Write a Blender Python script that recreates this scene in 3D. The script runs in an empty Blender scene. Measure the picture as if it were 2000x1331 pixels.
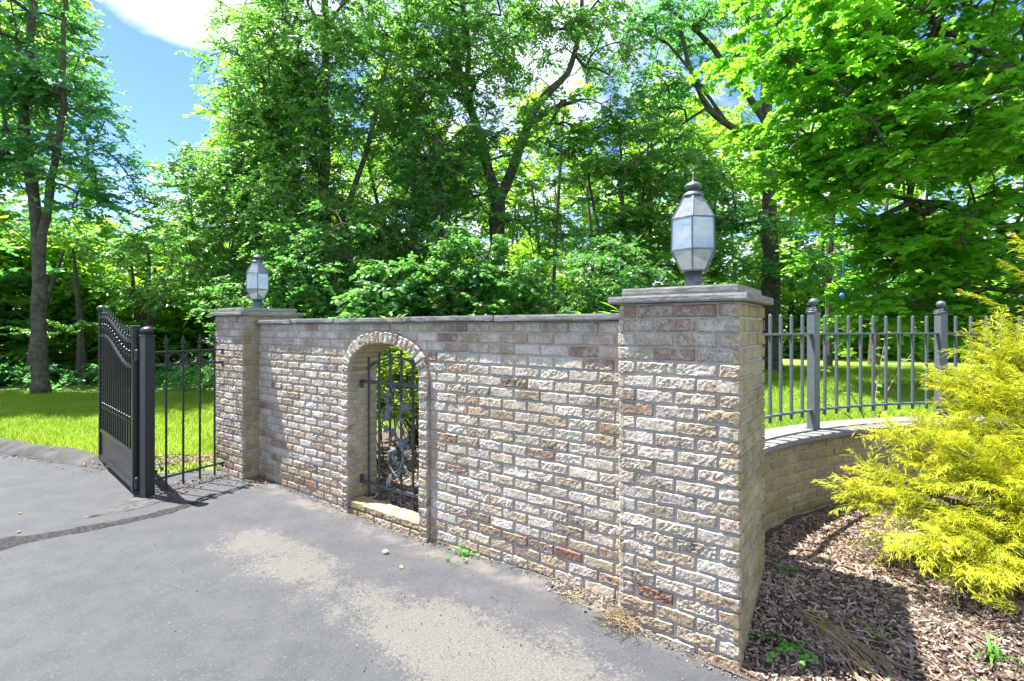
import bpy, math, random
import numpy as np
from mathutils import Vector
C = bpy.context.scene.collection
rad = math.radians
RNG = np.random.default_rng(7)
random.seed(7)

# ------------------------------------------------------------------ helpers
def A(*v): return np.array(v, dtype=float)
def nrm(v):
    v = np.asarray(v, float); return v / (np.linalg.norm(v, axis=-1, keepdims=True) + 1e-12)

def _hash(i, j, k, seed):
    h = (i.astype(np.int64) * 374761393 + j.astype(np.int64) * 668265263 + k.astype(np.int64) * 2147483647 + seed * 974634777) & 0xffffffff
    h = ((h ^ (h >> 13)) * 1274126177) & 0xffffffff
    h = ((h ^ (h >> 16)) * 2246822519) & 0xffffffff
    return ((h ^ (h >> 15)) & 0xffffff) / float(0xffffff)

def vnoise(p, seed=0):
    p = np.asarray(p, float); f = np.floor(p); i = f.astype(np.int64); t = p - f
    t = t * t * (3 - 2 * t); r = 0
    for dx in (0, 1):
        for dy in (0, 1):
            for dz in (0, 1):
                w = (t[..., 0] if dx else 1 - t[..., 0]) * (t[..., 1] if dy else 1 - t[..., 1]) * (t[..., 2] if dz else 1 - t[..., 2])
                r = r + w * _hash(i[..., 0] + dx, i[..., 1] + dy, i[..., 2] + dz, seed)
    return r * 2 - 1

def fbm(p, seed=0, oct=3):
    r = 0; a = 1.0; p = np.asarray(p, float)
    for o in range(oct):
        r = r + a * vnoise(p * (2 ** o), seed + o * 17); a *= .5
    return r

class MB:
    """collects vertices / faces / point attributes"""
    def __init__(s): s.V = []; s.F = {}; s.A = {}; s.n = 0; s.M = {}
    def add(s, V, F, mi=0, **at):
        V = np.asarray(V, float).reshape(-1, 3)
        if isinstance(F, (list, tuple)) and len(F) and not np.isscalar(F[0]) :
            d = {}
            for f in F: d.setdefault(len(f), []).append(f)
        else:
            d = {F.shape[1]: F}
        for k, f in d.items():
            f = np.asarray(f, np.int64) + s.n
            s.F.setdefault(k, []).append(f); s.M.setdefault(k, []).append(np.full(len(f), mi, np.int32))
        for name in set(list(at) + list(s.A)):
            if name not in s.A: s.A[name] = [np.zeros(s.n)] if s.n else []
            v = at.get(name, 0.0)
            s.A[name].append(np.broadcast_to(np.asarray(v, float), (len(V),)).copy())
        s.V.append(V); s.n += len(V)
    def build(s, name, mat, parent=None, smooth=False, loc=None):
        V = np.concatenate(s.V) if s.V else np.zeros((0, 3))
        if parent is not None and not s_local: V = V - np.array(world_loc(parent))
        elif loc is not None: V = V - np.array(loc)
        me = bpy.data.meshes.new(name)
        me.vertices.add(len(V)); me.vertices.foreach_set('co', V.astype(np.float32).ravel())
        idx = []; st = []; mi = []; off = 0
        for k, fl in s.F.items():
            f = np.concatenate(fl); idx.append(f.ravel()); st.append(off + np.arange(len(f)) * k); off += f.size
            mi.append(np.concatenate(s.M[k]))
        idx = np.concatenate(idx); st = np.concatenate(st); mi = np.concatenate(mi)
        me.loops.add(len(idx)); me.loops.foreach_set('vertex_index', idx.astype(np.int32))
        me.polygons.add(len(st)); me.polygons.foreach_set('loop_start', st.astype(np.int32))
        me.polygons.foreach_set('material_index', mi)
        me.polygons.foreach_set('use_smooth', np.full(len(st), bool(smooth)))
        me.update(calc_edges=True)
        for an, vals in s.A.items():
            a = me.attributes.new(an, 'FLOAT', 'POINT'); a.data.foreach_set('value', np.concatenate(vals).astype(np.float32))
        for m in (mat if isinstance(mat, (list, tuple)) else [mat]): me.materials.append(m)
        o = bpy.data.objects.new(name, me); C.objects.link(o)
        if parent is not None: o.parent = parent
        elif loc is not None: o.location = loc
        return o
s_local = False
def world_loc(o):
    l = Vector(o.location)
    while o.parent: o = o.parent; l = l + Vector(o.location)
    return l

def empty(name, loc, label, cat, group=None, rz=0):
    o = bpy.data.objects.new(name, None); C.objects.link(o); o.location = loc; o.rotation_euler = (0, 0, rz); o.empty_display_size = .2
    return tag(o, label, cat, group)
def tag(o, label=None, cat=None, group=None, kind=None):
    if label: o['label'] = label
    if cat: o['category'] = cat
    if group: o['group'] = group
    if kind: o['kind'] = kind
    return o
def copy_tree(o, parent=None):
    c = o.copy(); C.objects.link(c); c.parent = parent
    for ch in o.children: copy_tree(ch, c)
    return c

def box(mb, c, ex, ey, ez, bev=0.0, **at):
    """box centred at c with half-extent vectors ex, ey, ez, chamfered edges"""
    c, ex, ey, ez = map(lambda v: np.asarray(v, float), (c, ex, ey, ez))
    if bev <= 0:
        V = [c + a * ex + b * ey + d * ez for a in (-1, 1) for b in (-1, 1) for d in (-1, 1)]
        F = np.array([[0, 1, 3, 2], [4, 6, 7, 5], [0, 4, 5, 1], [2, 3, 7, 6], [0, 2, 6, 4], [1, 5, 7, 3]])
        mb.add(V, F, **at); return
    L = [np.linalg.norm(v) for v in (ex, ey, ez)]
    f = [max(0.05, 1 - bev / l) for l in L]
    V = []; idx = {}
    for a in (-1, 1):
        for b in (-1, 1):
            for d in (-1, 1):
                for ax in range(3):
                    s = [a, b, d]; k = [s[i] if i == ax else s[i] * f[i] for i in range(3)]
                    idx[(a, b, d, ax)] = len(V); V.append(c + k[0] * ex + k[1] * ey + k[2] * ez)
    F = []
    for ax in range(3):
        o = [i for i in range(3) if i != ax]
        for sgn in (-1, 1):
            q = []
            for p, r in ((-1, -1), (1, -1), (1, 1), (-1, 1)):
                s = [0, 0, 0]; s[ax] = sgn; s[o[0]] = p; s[o[1]] = r; q.append(idx[(s[0], s[1], s[2], ax)])
            if (sgn > 0) == (ax == 1): q = q[::-1]
            F.append(q)
    for ax in range(3):            # edge chamfers
        o = [i for i in range(3) if i != ax]
        for p in (-1, 1):
            for r in (-1, 1):
                def I(t, w):
                    s = [0, 0, 0]; s[ax] = t; s[o[0]] = p; s[o[1]] = r; return idx[(s[0], s[1], s[2], o[w])]
                q = [I(-1, 0), I(1, 0), I(1, 1), I(-1, 1)]
                F.append(q if (p * r > 0) == (ax != 1) else q[::-1])
    for a in (-1, 1):
        for b in (-1, 1):
            for d in (-1, 1):
                q = [idx[(a, b, d, i)] for i in range(3)]
                F.append(q if a * b * d > 0 else q[::-1])
    mb.add(V, F, **at)

def tube(mb, pts, r, n=8, cap=True, flat=None, **at):
    """swept round (or n-gon) tube along pts with radius r (scalar or list)"""
    P = np.asarray(pts, float); m = len(P); R = np.broadcast_to(np.asarray(r, float), (m,))
    T = np.gradient(P, axis=0); T = nrm(T)
    up = A(0, 0, 1) if abs(T[0][2]) < .9 else A(1, 0, 0)
    N = nrm(np.cross(T[0], up)); Ns = []
    for i in range(m):
        N = N - T[i] * np.dot(N, T[i]); N = N / (np.linalg.norm(N) + 1e-9); Ns.append(N)
    Ns = np.array(Ns); B = np.cross(T, Ns)
    ph = np.linspace(0, 2 * np.pi, n, endpoint=False) + (np.pi / 4 if n == 4 else 0)
    V = P[:, None] + R[:, None, None] * (np.cos(ph)[None, :, None] * Ns[:, None] + np.sin(ph)[None, :, None] * B[:, None])
    i = np.arange(m - 1)[:, None] * n; j = np.arange(n)[None]; j2 = (j + 1) % n
    F = np.stack([i + j, i + j2, i + n + j2, i + n + j], -1).reshape(-1, 4)
    mb.add(V.reshape(-1, 3), F, **at)
    if cap:
        mb.F.setdefault(n, []).append(np.array([[mb.n - m * n + q for q in range(n)][::-1], [mb.n - n + q for q in range(n)]]))
        mb.M.setdefault(n, []).append(np.zeros(2, np.int32))

def lathe(mb, c, prof, n=16, rot=0, **at):
    P = np.asarray(prof, float); m = len(P); ph = np.linspace(0, 2 * np.pi, n, endpoint=False) + rot
    V = np.stack([c[0] + P[:, None, 0] * np.cos(ph), c[1] + P[:, None, 0] * np.sin(ph), c[2] + np.repeat(P[:, 1:2], n, 1)], -1)
    i = np.arange(m - 1)[:, None] * n; j = np.arange(n)[None]; j2 = (j + 1) % n
    F = np.stack([i + j, i + j2, i + n + j2, i + n + j], -1).reshape(-1, 4)
    mb.add(V.reshape(-1, 3), F, **at)
    mb.F.setdefault(n, []).append(np.array([[mb.n - m * n + q for q in range(n)][::-1], [mb.n - n + q for q in range(n)]]))
    mb.M.setdefault(n, []).append(np.zeros(2, np.int32))

# ------------------------------------------------------------------ materials
def mat(name):
    m = bpy.data.materials.new(name); m.use_nodes = True; nt = m.node_tree
    return m, nt, nt.nodes['Principled BSDF']
def N(nt, t, **kw):
    n = nt.nodes.new(t)
    for k, v in kw.items():
        if k in n.inputs.keys(): n.inputs[k].default_value = v
        else: setattr(n, k, v)
    return n
def ramp(nt, fac, stops, interp='LINEAR'):
    r = nt.nodes.new('ShaderNodeValToRGB'); e = r.color_ramp.elements; r.color_ramp.interpolation = interp
    while len(e) < len(stops): e.new(.5)
    for el, (p, c) in zip(e, stops):
        el.position = p; el.color = (c, c, c, 1) if np.isscalar(c) else (*c, 1)
    nt.links.new(fac, r.inputs['Fac']); return r.outputs['Color']
def noise(nt, scale, detail=4, rough=.55, vec=None, dist=0):
    n = N(nt, 'ShaderNodeTexNoise'); n.inputs['Scale'].default_value = scale; n.inputs['Detail'].default_value = detail
    n.inputs['Roughness'].default_value = rough; n.inputs['Distortion'].default_value = dist
    if vec is None: vec = pos(nt)
    nt.links.new(vec, n.inputs['Vector']); return n.outputs['Fac']
def pos(nt):
    g = nt.nodes.get('Geo') or N(nt, 'ShaderNodeNewGeometry'); g.name = 'Geo'; return g.outputs['Position']
def mix(nt, fac, a, b, mode='MIX'):
    m = nt.nodes.new('ShaderNodeMix'); m.data_type = 'RGBA'; m.blend_type = mode
    for s, v in (('Factor', fac), ('A', a), ('B', b)):
        i = [x for x in m.inputs if x.name == s and x.enabled and (x.type == 'RGBA' or s == 'Factor')][0]
        if hasattr(v, 'links'): nt.links.new(v, i)
        elif np.isscalar(v): i.default_value = v
        else: i.default_value = (*v, 1)
    return [x for x in m.outputs if x.type == 'RGBA'][0]
def math_(nt, op, a, b=None, clamp=False):
    m = nt.nodes.new('ShaderNodeMath'); m.operation = op; m.use_clamp = clamp
    for i, v in enumerate((a, b)):
        if v is None: continue
        if hasattr(v, 'links'): nt.links.new(v, m.inputs[i])
        else: m.inputs[i].default_value = v
    return m.outputs[0]
def attr(nt, name):
    a = N(nt, 'ShaderNodeAttribute'); a.attribute_name = name; return a.outputs['Fac']
def bump(nt, b, h, strength=.5, dist=.01):
    n = N(nt, 'ShaderNodeBump'); n.inputs['Strength'].default_value = strength; n.inputs['Distance'].default_value = dist
    nt.links.new(h, n.inputs['Height']); nt.links.new(n.outputs['Normal'], b.inputs['Normal'])
def link(nt, o, b, name): nt.links.new(o, b.inputs[name])

def brick_material(name, moss=0.0):
    m, nt, b = mat(name)
    r1 = attr(nt, 'rnd'); r2 = attr(nt, 'rnd2'); ms = attr(nt, 'moss')
    base = ramp(nt, r1, [(0, (.21, .155, .115)), (.22, (.37, .28, .20)), (.45, (.50, .40, .285)), (.78, (.41, .32, .23)), (.96, (.32, .21, .15)), (1, (.26, .13, .09))])
    n1 = noise(nt, 45, 6, .65); n2 = noise(nt, 11, 3, .5); n3 = noise(nt, 150, 3, .7)
    base = mix(nt, ramp(nt, n1, [(.35, 0), (.7, 1)]), base, mix(nt, .5, base, (.15, .10, .07)))
    n4 = noise(nt, 85, 5, .7)
    t = math_(nt, 'ADD', math_(nt, 'MULTIPLY', n1, .50), math_(nt, 'MULTIPLY', n4, .38))
    t = math_(nt, 'ADD', t, math_(nt, 'ADD', math_(nt, 'MULTIPLY', n2, .36), math_(nt, 'MULTIPLY', r2, .23)))
    t = math_(nt, 'SUBTRACT', t, 0.0)
    sx = N(nt, 'ShaderNodeSeparateXYZ'); nt.links.new(pos(nt), sx.inputs[0])
    low = ramp(nt, sx.outputs['Z'], [(0.02, .12), (.42, 0)])
    t = math_(nt, 'SUBTRACT', t, low)
    lime = ramp(nt, t, [(.61, 0), (.71, .55), (.88, .95)])
    lc = ramp(nt, n2, [(.3, (.48, .455, .405)), (.7, (.62, .59, .535))])
    col = mix(nt, lime, base, lc)
    speck = ramp(nt, n3, [(.30, 1), (.41, 0)])
    col = mix(nt, ramp(nt, n4, [(.36, .62), (.50, 0)]), col, mix(nt, .6, base, (.17, .135, .10)))
    col = mix(nt, math_(nt, 'MULTIPLY', speck, .6), col, (.075, .06, .048))
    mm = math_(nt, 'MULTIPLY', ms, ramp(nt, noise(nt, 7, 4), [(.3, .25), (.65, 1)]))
    col = mix(nt, mm, col, mix(nt, n1, (.20, .18, .055), (.42, .38, .19)))  # mossy jambs, plus green bounce light painted on the pillar sides
    gr_ = noise(nt, 190, 4, .75); bl = noise(nt, 1.9, 5, .6)
    mpv = N(nt, 'ShaderNodeMapping'); mpv.inputs['Scale'].default_value = (9, 9, .9); nt.links.new(pos(nt), mpv.inputs[0]); stk = noise(nt, 1.0, 4, .6, mpv.outputs[0])
    col = mix(nt, 1.0, col, ramp(nt, gr_, [(.30, .58), (.50, .98), (.68, 1.22)]), 'MULTIPLY')
    col = mix(nt, 1.0, col, ramp(nt, bl, [(.32, (.74, .70, .64)), (.62, (1.04, 1.03, 1.02))]), 'MULTIPLY')
    col = mix(nt, ramp(nt, stk, [(.56, 0), (.72, .45)]), col, mix(nt, .55, col, (.16, .145, .115)))
    link(nt, col, b, 'Base Color'); b.inputs['Roughness'].default_value = .92; b.inputs['Specular IOR Level'].default_value = .2
    h = math_(nt, 'ADD', math_(nt, 'MULTIPLY', n1, 1.0), math_(nt, 'MULTIPLY', n3, .6))
    bump(nt, b, math_(nt, 'ADD', h, math_(nt, 'MULTIPLY', noise(nt, 190, 4, .75), .8)), .8, .004)
    return m
M_brick = brick_material('old_brick')

def simple(name, c1, c2, scale, rough=.9, bs=.3, bd=.004, bscale=None, spec=.3, metal=0):
    m, nt, b = mat(name); n = noise(nt, scale, 6, .6)
    link(nt, ramp(nt, n, [(.3, c1), (.7, c2)]), b, 'Base Color'); b.inputs['Roughness'].default_value = rough
    b.inputs['Specular IOR Level'].default_value = spec; b.inputs['Metallic'].default_value = metal
    if bs: bump(nt, b, noise(nt, bscale or scale * 4, 5, .65), bs, bd)
    return m
M_mortar = simple('mortar', (.31, .295, .265), (.43, .41, .37), 14, .95, .6, .004, 120)
M_bark = simple('tree_bark', (.045, .038, .03), (.15, .13, .105), 9, .95, .9, .03, 22)
M_barkgrey = simple('grey_bark', (.10, .095, .085), (.24, .225, .20), 7, .95, .8, .02, 26)
M_twig = simple('dry_stem', (.20, .15, .09), (.34, .27, .17), 30, .9, 0)
M_stone = simple('pale_stone', (.45, .40, .32), (.62, .57, .48), 60, .9, .5)
M_wood = simple('weathered_wood', (.10, .085, .07), (.20, .18, .15), 8, .9, .4)
M_pole = simple('black_metal', (.014, .017, .021), (.024, .028, .034), 60, .42, .12, .001, 300, .5)
M_gate = simple('gate_black', (.008, .010, .012), (.015, .017, .02), 40, .33, .06, .001, 300, .5)
M_fence = simple('grey_blue_iron', (.075, .09, .112), (.105, .122, .145), 40, .45, .2, .001, 200, .5)
M_lampmetal = simple('pewter_metal', (.07, .088, .10), (.14, .165, .18), 40, .5, .2, .001, 200, .5, .35)
M_grille = simple('verdigris_iron', (.025, .032, .036), (.06, .075, .08), 35, .5, .3, .001, 150, .5, .2)

# bluestone coping: layered, sawn edge
m, nt, b = mat('bluestone'); M_slab = m
mp = N(nt, 'ShaderNodeMapping'); mp.inputs['Scale'].default_value = (1, 1, 5); nt.links.new(pos(nt), mp.inputs[0])
n1 = noise(nt, 9, 6, .62, mp.outputs[0], .6); n2 = noise(nt, 50, 5, .6); r = attr(nt, 'rnd')
col = ramp(nt, n1, [(.28, (.125, .125, .122)), (.5, (.19, .186, .178)), (.72, (.275, .268, .255))])
col = mix(nt, ramp(nt, n2, [(.30, .5), (.42, 0)]), col, (.10, .10, .095))
col = mix(nt, math_(nt, 'MULTIPLY', r, .45), col, (.115, .118, .125))
link(nt, col, b, 'Base Color'); b.inputs['Roughness'].default_value = .85; bump(nt, b, math_(nt, 'ADD', n1, n2), .5, .006)

# ------------------------------------------------------------------ frame of the wall (metres; camera stands at the origin)
U = A(-.806, .592, 0); U /= np.linalg.norm(U)          # along the wall, from the near to the far pillar
NO = A(U[1] * -1, U[0], 0)                              # outward, towards the driveway
if NO[1] > 0: NO = -NO
Z = A(0, 0, 1)
PF = A(.571, 2.71, 0)                                   # near pillar, front face, end where the wall joins
PW = .61                                                # pillar width
PRO = .16                                               # pillars stand proud of the wall
W0 = PF - PRO * NO
WL = 4.12
FR2 = W0 + WL * U + PRO * NO                            # far pillar, front corner next to the wall
CH = .073
WT = .29
def wp(s, t, z): return W0 + s * U + t * NO + z * Z     # s along the wall, t outward, z up

def ground(x, y):
    """driveway height: a shallow dip along the middle of the wall"""
    p = np.stack([np.asarray(x, float) - W0[0], np.asarray(y, float) - W0[1]], -1)
    s = p @ U[:2]; t = p @ NO[:2]
    return -.062 * np.exp(-((s - 2.05) / 1.15) ** 2) * np.exp(-(np.maximum(t, 0) / .9) ** 2) - .058 * np.exp(-((s + .62) / .42) ** 2 - ((t - .16) / .5) ** 2)

# ------------------------------------------------------------------ bricks
def brick(mb, o, ex, ey, ez, L, H, res=.0065, amp=.0038, dep=.03, rnd=None, rnd2=None, moss=0, off=0., rr=.008, taper=0.):
    nx = max(4, int(L / res) + 1); ny = max(4, int(H / res) + 1)
    u, v = np.meshgrid(np.linspace(0, L, nx), np.linspace(0, H, ny), indexing='ij')
    e = np.minimum(np.minimum(u, L - u), np.minimum(v, H - v))
    q = np.clip(rr - e, 0, rr); inset = rr - np.sqrt(np.maximum(rr * rr - q * q, 0))
    seed = random.randint(0, 9999); sh = RNG.random(3) * 50
    uu = u[..., None] * ex + v[..., None] * ey + o
    P = uu + sh
    n = .5 * fbm(P * 26, seed, 2) + .75 * fbm(P * 85, seed + 5, 2)
    ju = fbm(P * 22, seed + 9, 2) * .0032; jv = fbm(P * 24, seed + 13, 2) * .0030
    tilt = (random.uniform(-1, 1) * (u / L - .5) + random.uniform(-1, 1) * (v / H - .5)) * .003
    h = n * amp - inset + off + tilt + random.uniform(-.002, .002)
    us = u + ju; vs = v + jv
    if taper: us = (us - L / 2) * (1 + taper * (vs / H)) + L / 2
    V = o + us[..., None] * ex + vs[..., None] * ey + h[..., None] * ez
    a = np.arange(nx * ny).reshape(nx, ny)
    F = np.stack([a[:-1, :-1], a[1:, :-1], a[1:, 1:], a[:-1, 1:]], -1).reshape(-1, 4)
    ring = np.concatenate([a[:, 0], a[-1, 1:], a[-2::-1, -1], a[0, -2:0:-1]])
    Vf = V.reshape(-1, 3); back = Vf[ring] - ((Vf[ring] - o) @ ez)[:, None] * ez - dep * ez
    k = len(ring); bi = nx * ny + np.arange(k)
    S = np.stack([ring, bi, np.roll(bi, -1), np.roll(ring, -1)], -1)
    if rnd is None: rnd = random.random()
    if rnd2 is None: rnd2 = random.random()
    mb.add(np.concatenate([Vf, back]), np.concatenate([F, S]), rnd=rnd, rnd2=rnd2, moss=moss)

def course_rows(L, k, bl=.1935, j=.0105, half=.093, shift=0.0, jit=.004):
    """intervals of the bricks of course k over a length L"""
    p = bl + j; x = (0 if k % 2 == 0 else -(half + j) - .002) + shift * p
    while x > 0: x -= p
    out = []
    while x < L:
        a, b = max(0, x), min(L, x + bl)
        if b - a > .03: out.append((a + (random.uniform(-jit, jit) if a > 0 else 0), b + (random.uniform(-jit, jit) if b < L else 0)))
        x += p
    return out

# ---- arch geometry
AC, AHW, ASP, ARISE = 2.125, .437, 1.165, .26       # centre, half width, spring height, rise of the intrados
RING = .095
def arch_z(ds, grow=0.0):
    a = AHW + grow; r = ARISE + grow
    q = np.clip(1 - (np.abs(ds) / a) ** 2.15, 0, 1)
    return ASP + r * q ** (1 / 2.15)
SILL = .055

# ---- main wall
wall = empty('brick_wall', tuple(wp(WL / 2, 0, 0)), 'long weathered whitewashed brick wall with an arched opening between the two pillars', 'wall')
mb = MB()
nC = 23
for k in range(nC):
    z0 = -.083 + k * CH; z1 = z0 + CH - .0105
    zm = z0
    for (a, b_) in course_rows(WL, k):
        segs = [(a, b_)]
        if z1 > SILL - .13 and z0 < ASP + ARISE + RING + .01:      # cut out the opening and its ring
            if z0 < ASP: hw = AHW + RING + .008
            else:
                ds = np.linspace(0, AHW + RING, 60); zz = arch_z(ds, RING)
                ok = ds[zz > z0 - .003]; hw = (ok.max() if len(ok) else -1) + .010
            if hw > 0:
                lo, hi = AC - hw, AC + hw; segs = []
                if a < lo: segs.append((a, min(b_, lo)))
                if b_ > hi: segs.append((max(a, hi), b_))
        for (s0, s1) in segs:
            if s1 - s0 < .02: continue
            far = (s0 + s1) / 2
            # ex runs towards the near end so that ex x ey = outward
            brick(mb, wp(s1, 0, z0), -U, Z, NO, s1 - s0, z1 - z0, res=.0062 + .0011 * far, amp=random.choice((.0016, .0024, .003, .0042)), rnd=random.random() ** 1.15)
# back side of the wall, coarse
for k in range(nC):
    z0 = -.083 + k * CH
    for (a, b_) in course_rows(WL, k, shift=.3):
        segs = [(a, b_)]
        if z0 < ASP + ARISE:
            segs = []
            hw = AHW + .01
            if a < AC - hw: segs.append((a, min(b_, AC - hw)))
            if b_ > AC + hw: segs.append((max(a, AC + hw), b_))
        for (s0, s1) in segs:
            if s1 - s0 > .03: brick(mb, wp(s0, -WT, z0), U, Z, -NO, s1 - s0, CH - .0105, res=.03, dep=.02)
mb.build('brickwork', M_brick, wall)
# jamb and soffit bricks of the opening
mb = MB()
for k in range(nC):
    z0 = -.083 + k * CH
    if z0 + CH > ASP + .01 or z0 < SILL - .15: continue
    for side in (1, -1):
        x = 0
        parts = [(0.006, .10), (.112, WT)] if k % 2 else [(.006, .195), (.206, WT)]
        for (t0, t1) in parts:
            # far jamb (side +1) looks towards the near end (-U); face grid: ex along -NO
            o = wp(AC + side * AHW, -t0 if side < 0 else -t1, z0)
            ex = -NO if side < 0 else NO
            brick(mb, o, ex, Z, -U * side, t1 - t0, CH - .0105, res=.011, amp=.0022, moss=max(0, .95 - z0 * 1.4) if z0 < .5 else .3, rnd=.3 + .3 * random.random(), rnd2=.15 + .3 * random.random())
nsof = 17
for i in range(nsof):
    th0 = np.pi * i / nsof; th1 = np.pi * (i + 1) / nsof
    d0, d1 = -AHW * np.cos(th0), -AHW * np.cos(th1)
    z0, z1 = arch_z(d0), arch_z(d1)
    p0 = wp(AC + d0, 0, z0); p1 = wp(AC + d1, 0, z1); ex = p1 - p0; L = np.linalg.norm(ex); ex /= L
    ez = np.cross(ex, NO); ez = nrm(ez)
    if np.dot(ez, wp(AC, 0, ASP) - (p0 + p1) / 2) < 0: ez = -ez
    ey = np.cross(ez, ex)
    o = p0 + (0.004) * ex - (.0 if np.dot(ey, NO) < 0 else WT) * NO
    brick(mb, o, ex, ey, ez, L - .009, WT, res=.014, amp=.002, rnd=.4 + .2 * random.random(), rnd2=.1, moss=.45)
mb.build('opening_reveal', M_brick, wall)
# ring of bricks round the opening, proud of the wall
mb = MB()
for k in range(nC):                                 # stacked headers up the jambs
    z0 = -.083 + k * CH
    if z0 + CH > ASP + .015: break
    for side in (1, -1):
        s1 = AC + side * AHW + (RING if side > 0 else 0)
        brick(mb, wp(s1, 0, z0), -U, Z, NO, RING, CH - .0125, res=.008, amp=.0045, off=.028, dep=.06, rnd=random.random() * .7, rnd2=random.random() * .75)
th = np.linspace(0, np.pi, 2000); cs = np.stack([-AHW * np.cos(th), arch_z(-AHW * np.cos(th))], -1)
al = np.concatenate([[0], np.cumsum(np.linalg.norm(np.diff(cs, axis=0), axis=1))]); nb = 21
for i in range(nb):
    a0, a1 = al[-1] * i / nb, al[-1] * (i + 1) / nb
    q0 = A(np.interp(a0, al, cs[:, 0]), np.interp(a0, al, cs[:, 1])); q1 = A(np.interp(a1, al, cs[:, 0]), np.interp(a1, al, cs[:, 1]))
    d = q1 - q0; L = np.linalg.norm(d); d /= L; nr = A(-d[1], d[0])
    ex = d[0] * U + d[1] * Z; ey = nr[0] * U + nr[1] * Z
    # right-handed for outward normal: run from q1 back to q0
    o = wp(AC + q1[0], 0, q1[1]) - ex * .004 + ey * .001
    brick(mb, o, -ex, ey, NO, L - .008, RING + random.uniform(-.006, .006), res=.008, amp=.0048, off=.028, dep=.06, rnd=random.random() * .75, rnd2=.1 + random.random() * .6, taper=.16)
mb.build('brick_arch', M_brick, wall)
# sill: two courses of brick, the upper one of wide flat bricks sloping out
mb = MB()
x0 = AC - AHW + .004
for row, (z0, hh) in enumerate(((-.14, CH), (-.067, CH), (SILL - .05, .062))):
    n = 4; p = (2 * AHW - .008) / n
    for i in range(n + (row % 2)):
        a = x0 + max(0, (i - .5 * (row % 2)) * p); b_ = x0 + min(2 * AHW - .008, (i + 1 - .5 * (row % 2)) * p)
        brick(mb, wp(b_ - .004, 0, z0), -U, Z, NO, b_ - a - .008, hh - .009, res=.009, off=.008, amp=.004, rnd=random.random() * .6, rnd2=random.random() * .5, dep=.05, moss=.7 if b_ > AC + .3 else .05)
n = 5
for i in range(n):                                  # top faces of the sill
    p = (2 * AHW - .008) / n; a = x0 + i * p
    brick(mb, wp(a + p - .001, .008, SILL + .012), -U, nrm(-NO + .10 * Z), nrm(Z + .1 * NO), p - .002, .135, res=.010, amp=.004, off=-.004, rnd=.35 + .15 * random.random(), rnd2=.2, dep=.03, moss=.8 if i == n - 1 else .05)
mb.build('sill', M_brick, wall)
# mortar core with the opening left free
mb = MB()
def slab_st(mb, s0, s1, z0f, z1f, t0=-.010, t1=None, n=1):
    t1 = -(WT - .010) if t1 is None else t1
    S = np.linspace(s0, s1, n + 1)
    for a, b_ in zip(S[:-1], S[1:]):
        V = [wp(s, t, z) for s in (a, b_) for t in (t0, t1) for z in ((z0f(s)), (z1f(s)))]
        mb.add(V, np.array([[0, 1, 3, 2], [4, 6, 7, 5], [0, 4, 5, 1], [2, 3, 7, 6], [0, 2, 6, 4], [1, 5, 7, 3]])[:, ::-1])
TOP = -.083 + nC * CH - .005
slab_st(mb, 0, AC - AHW - .008, lambda s: -.16, lambda s: TOP)
slab_st(mb, AC + AHW + .008, WL, lambda s: -.16, lambda s: TOP)
slab_st(mb, AC - AHW - .008, AC + AHW + .008, lambda s: arch_z(s - AC) + .006, lambda s: TOP, n=40)
slab_st(mb, AC - AHW - .008, AC + AHW + .008, lambda s: -.2, lambda s: SILL - .004, t1=-.13)
# mortar behind the proud ring
for side in (1, -1):
    c = wp(AC + side * (AHW + RING / 2), .0, (ASP - .2) / 2); box(mb, c, U * (RING / 2 - .003), NO * .018, Z * (ASP + .2) / 2)
ds = np.linspace(-1, 1, 41)
for a, b_ in zip(ds[:-1], ds[1:]):
    f = lambda q, g: (q * (AHW + g), arch_z(q * (AHW + g), g))
    q = [f(a, .003), f(b_, .003), f(b_, RING - .004), f(a, RING - .004)]
    V = [wp(AC + s, t, z) for t in (-.012, .018) for (s, z) in q]
    mb.add(V, np.array([[0, 1, 2, 3], [7, 6, 5, 4], [0, 4, 5, 1], [1, 5, 6, 2], [2, 6, 7, 3], [3, 7, 4, 0]]))
mb.build('mortar', M_mortar, wall)

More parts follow.
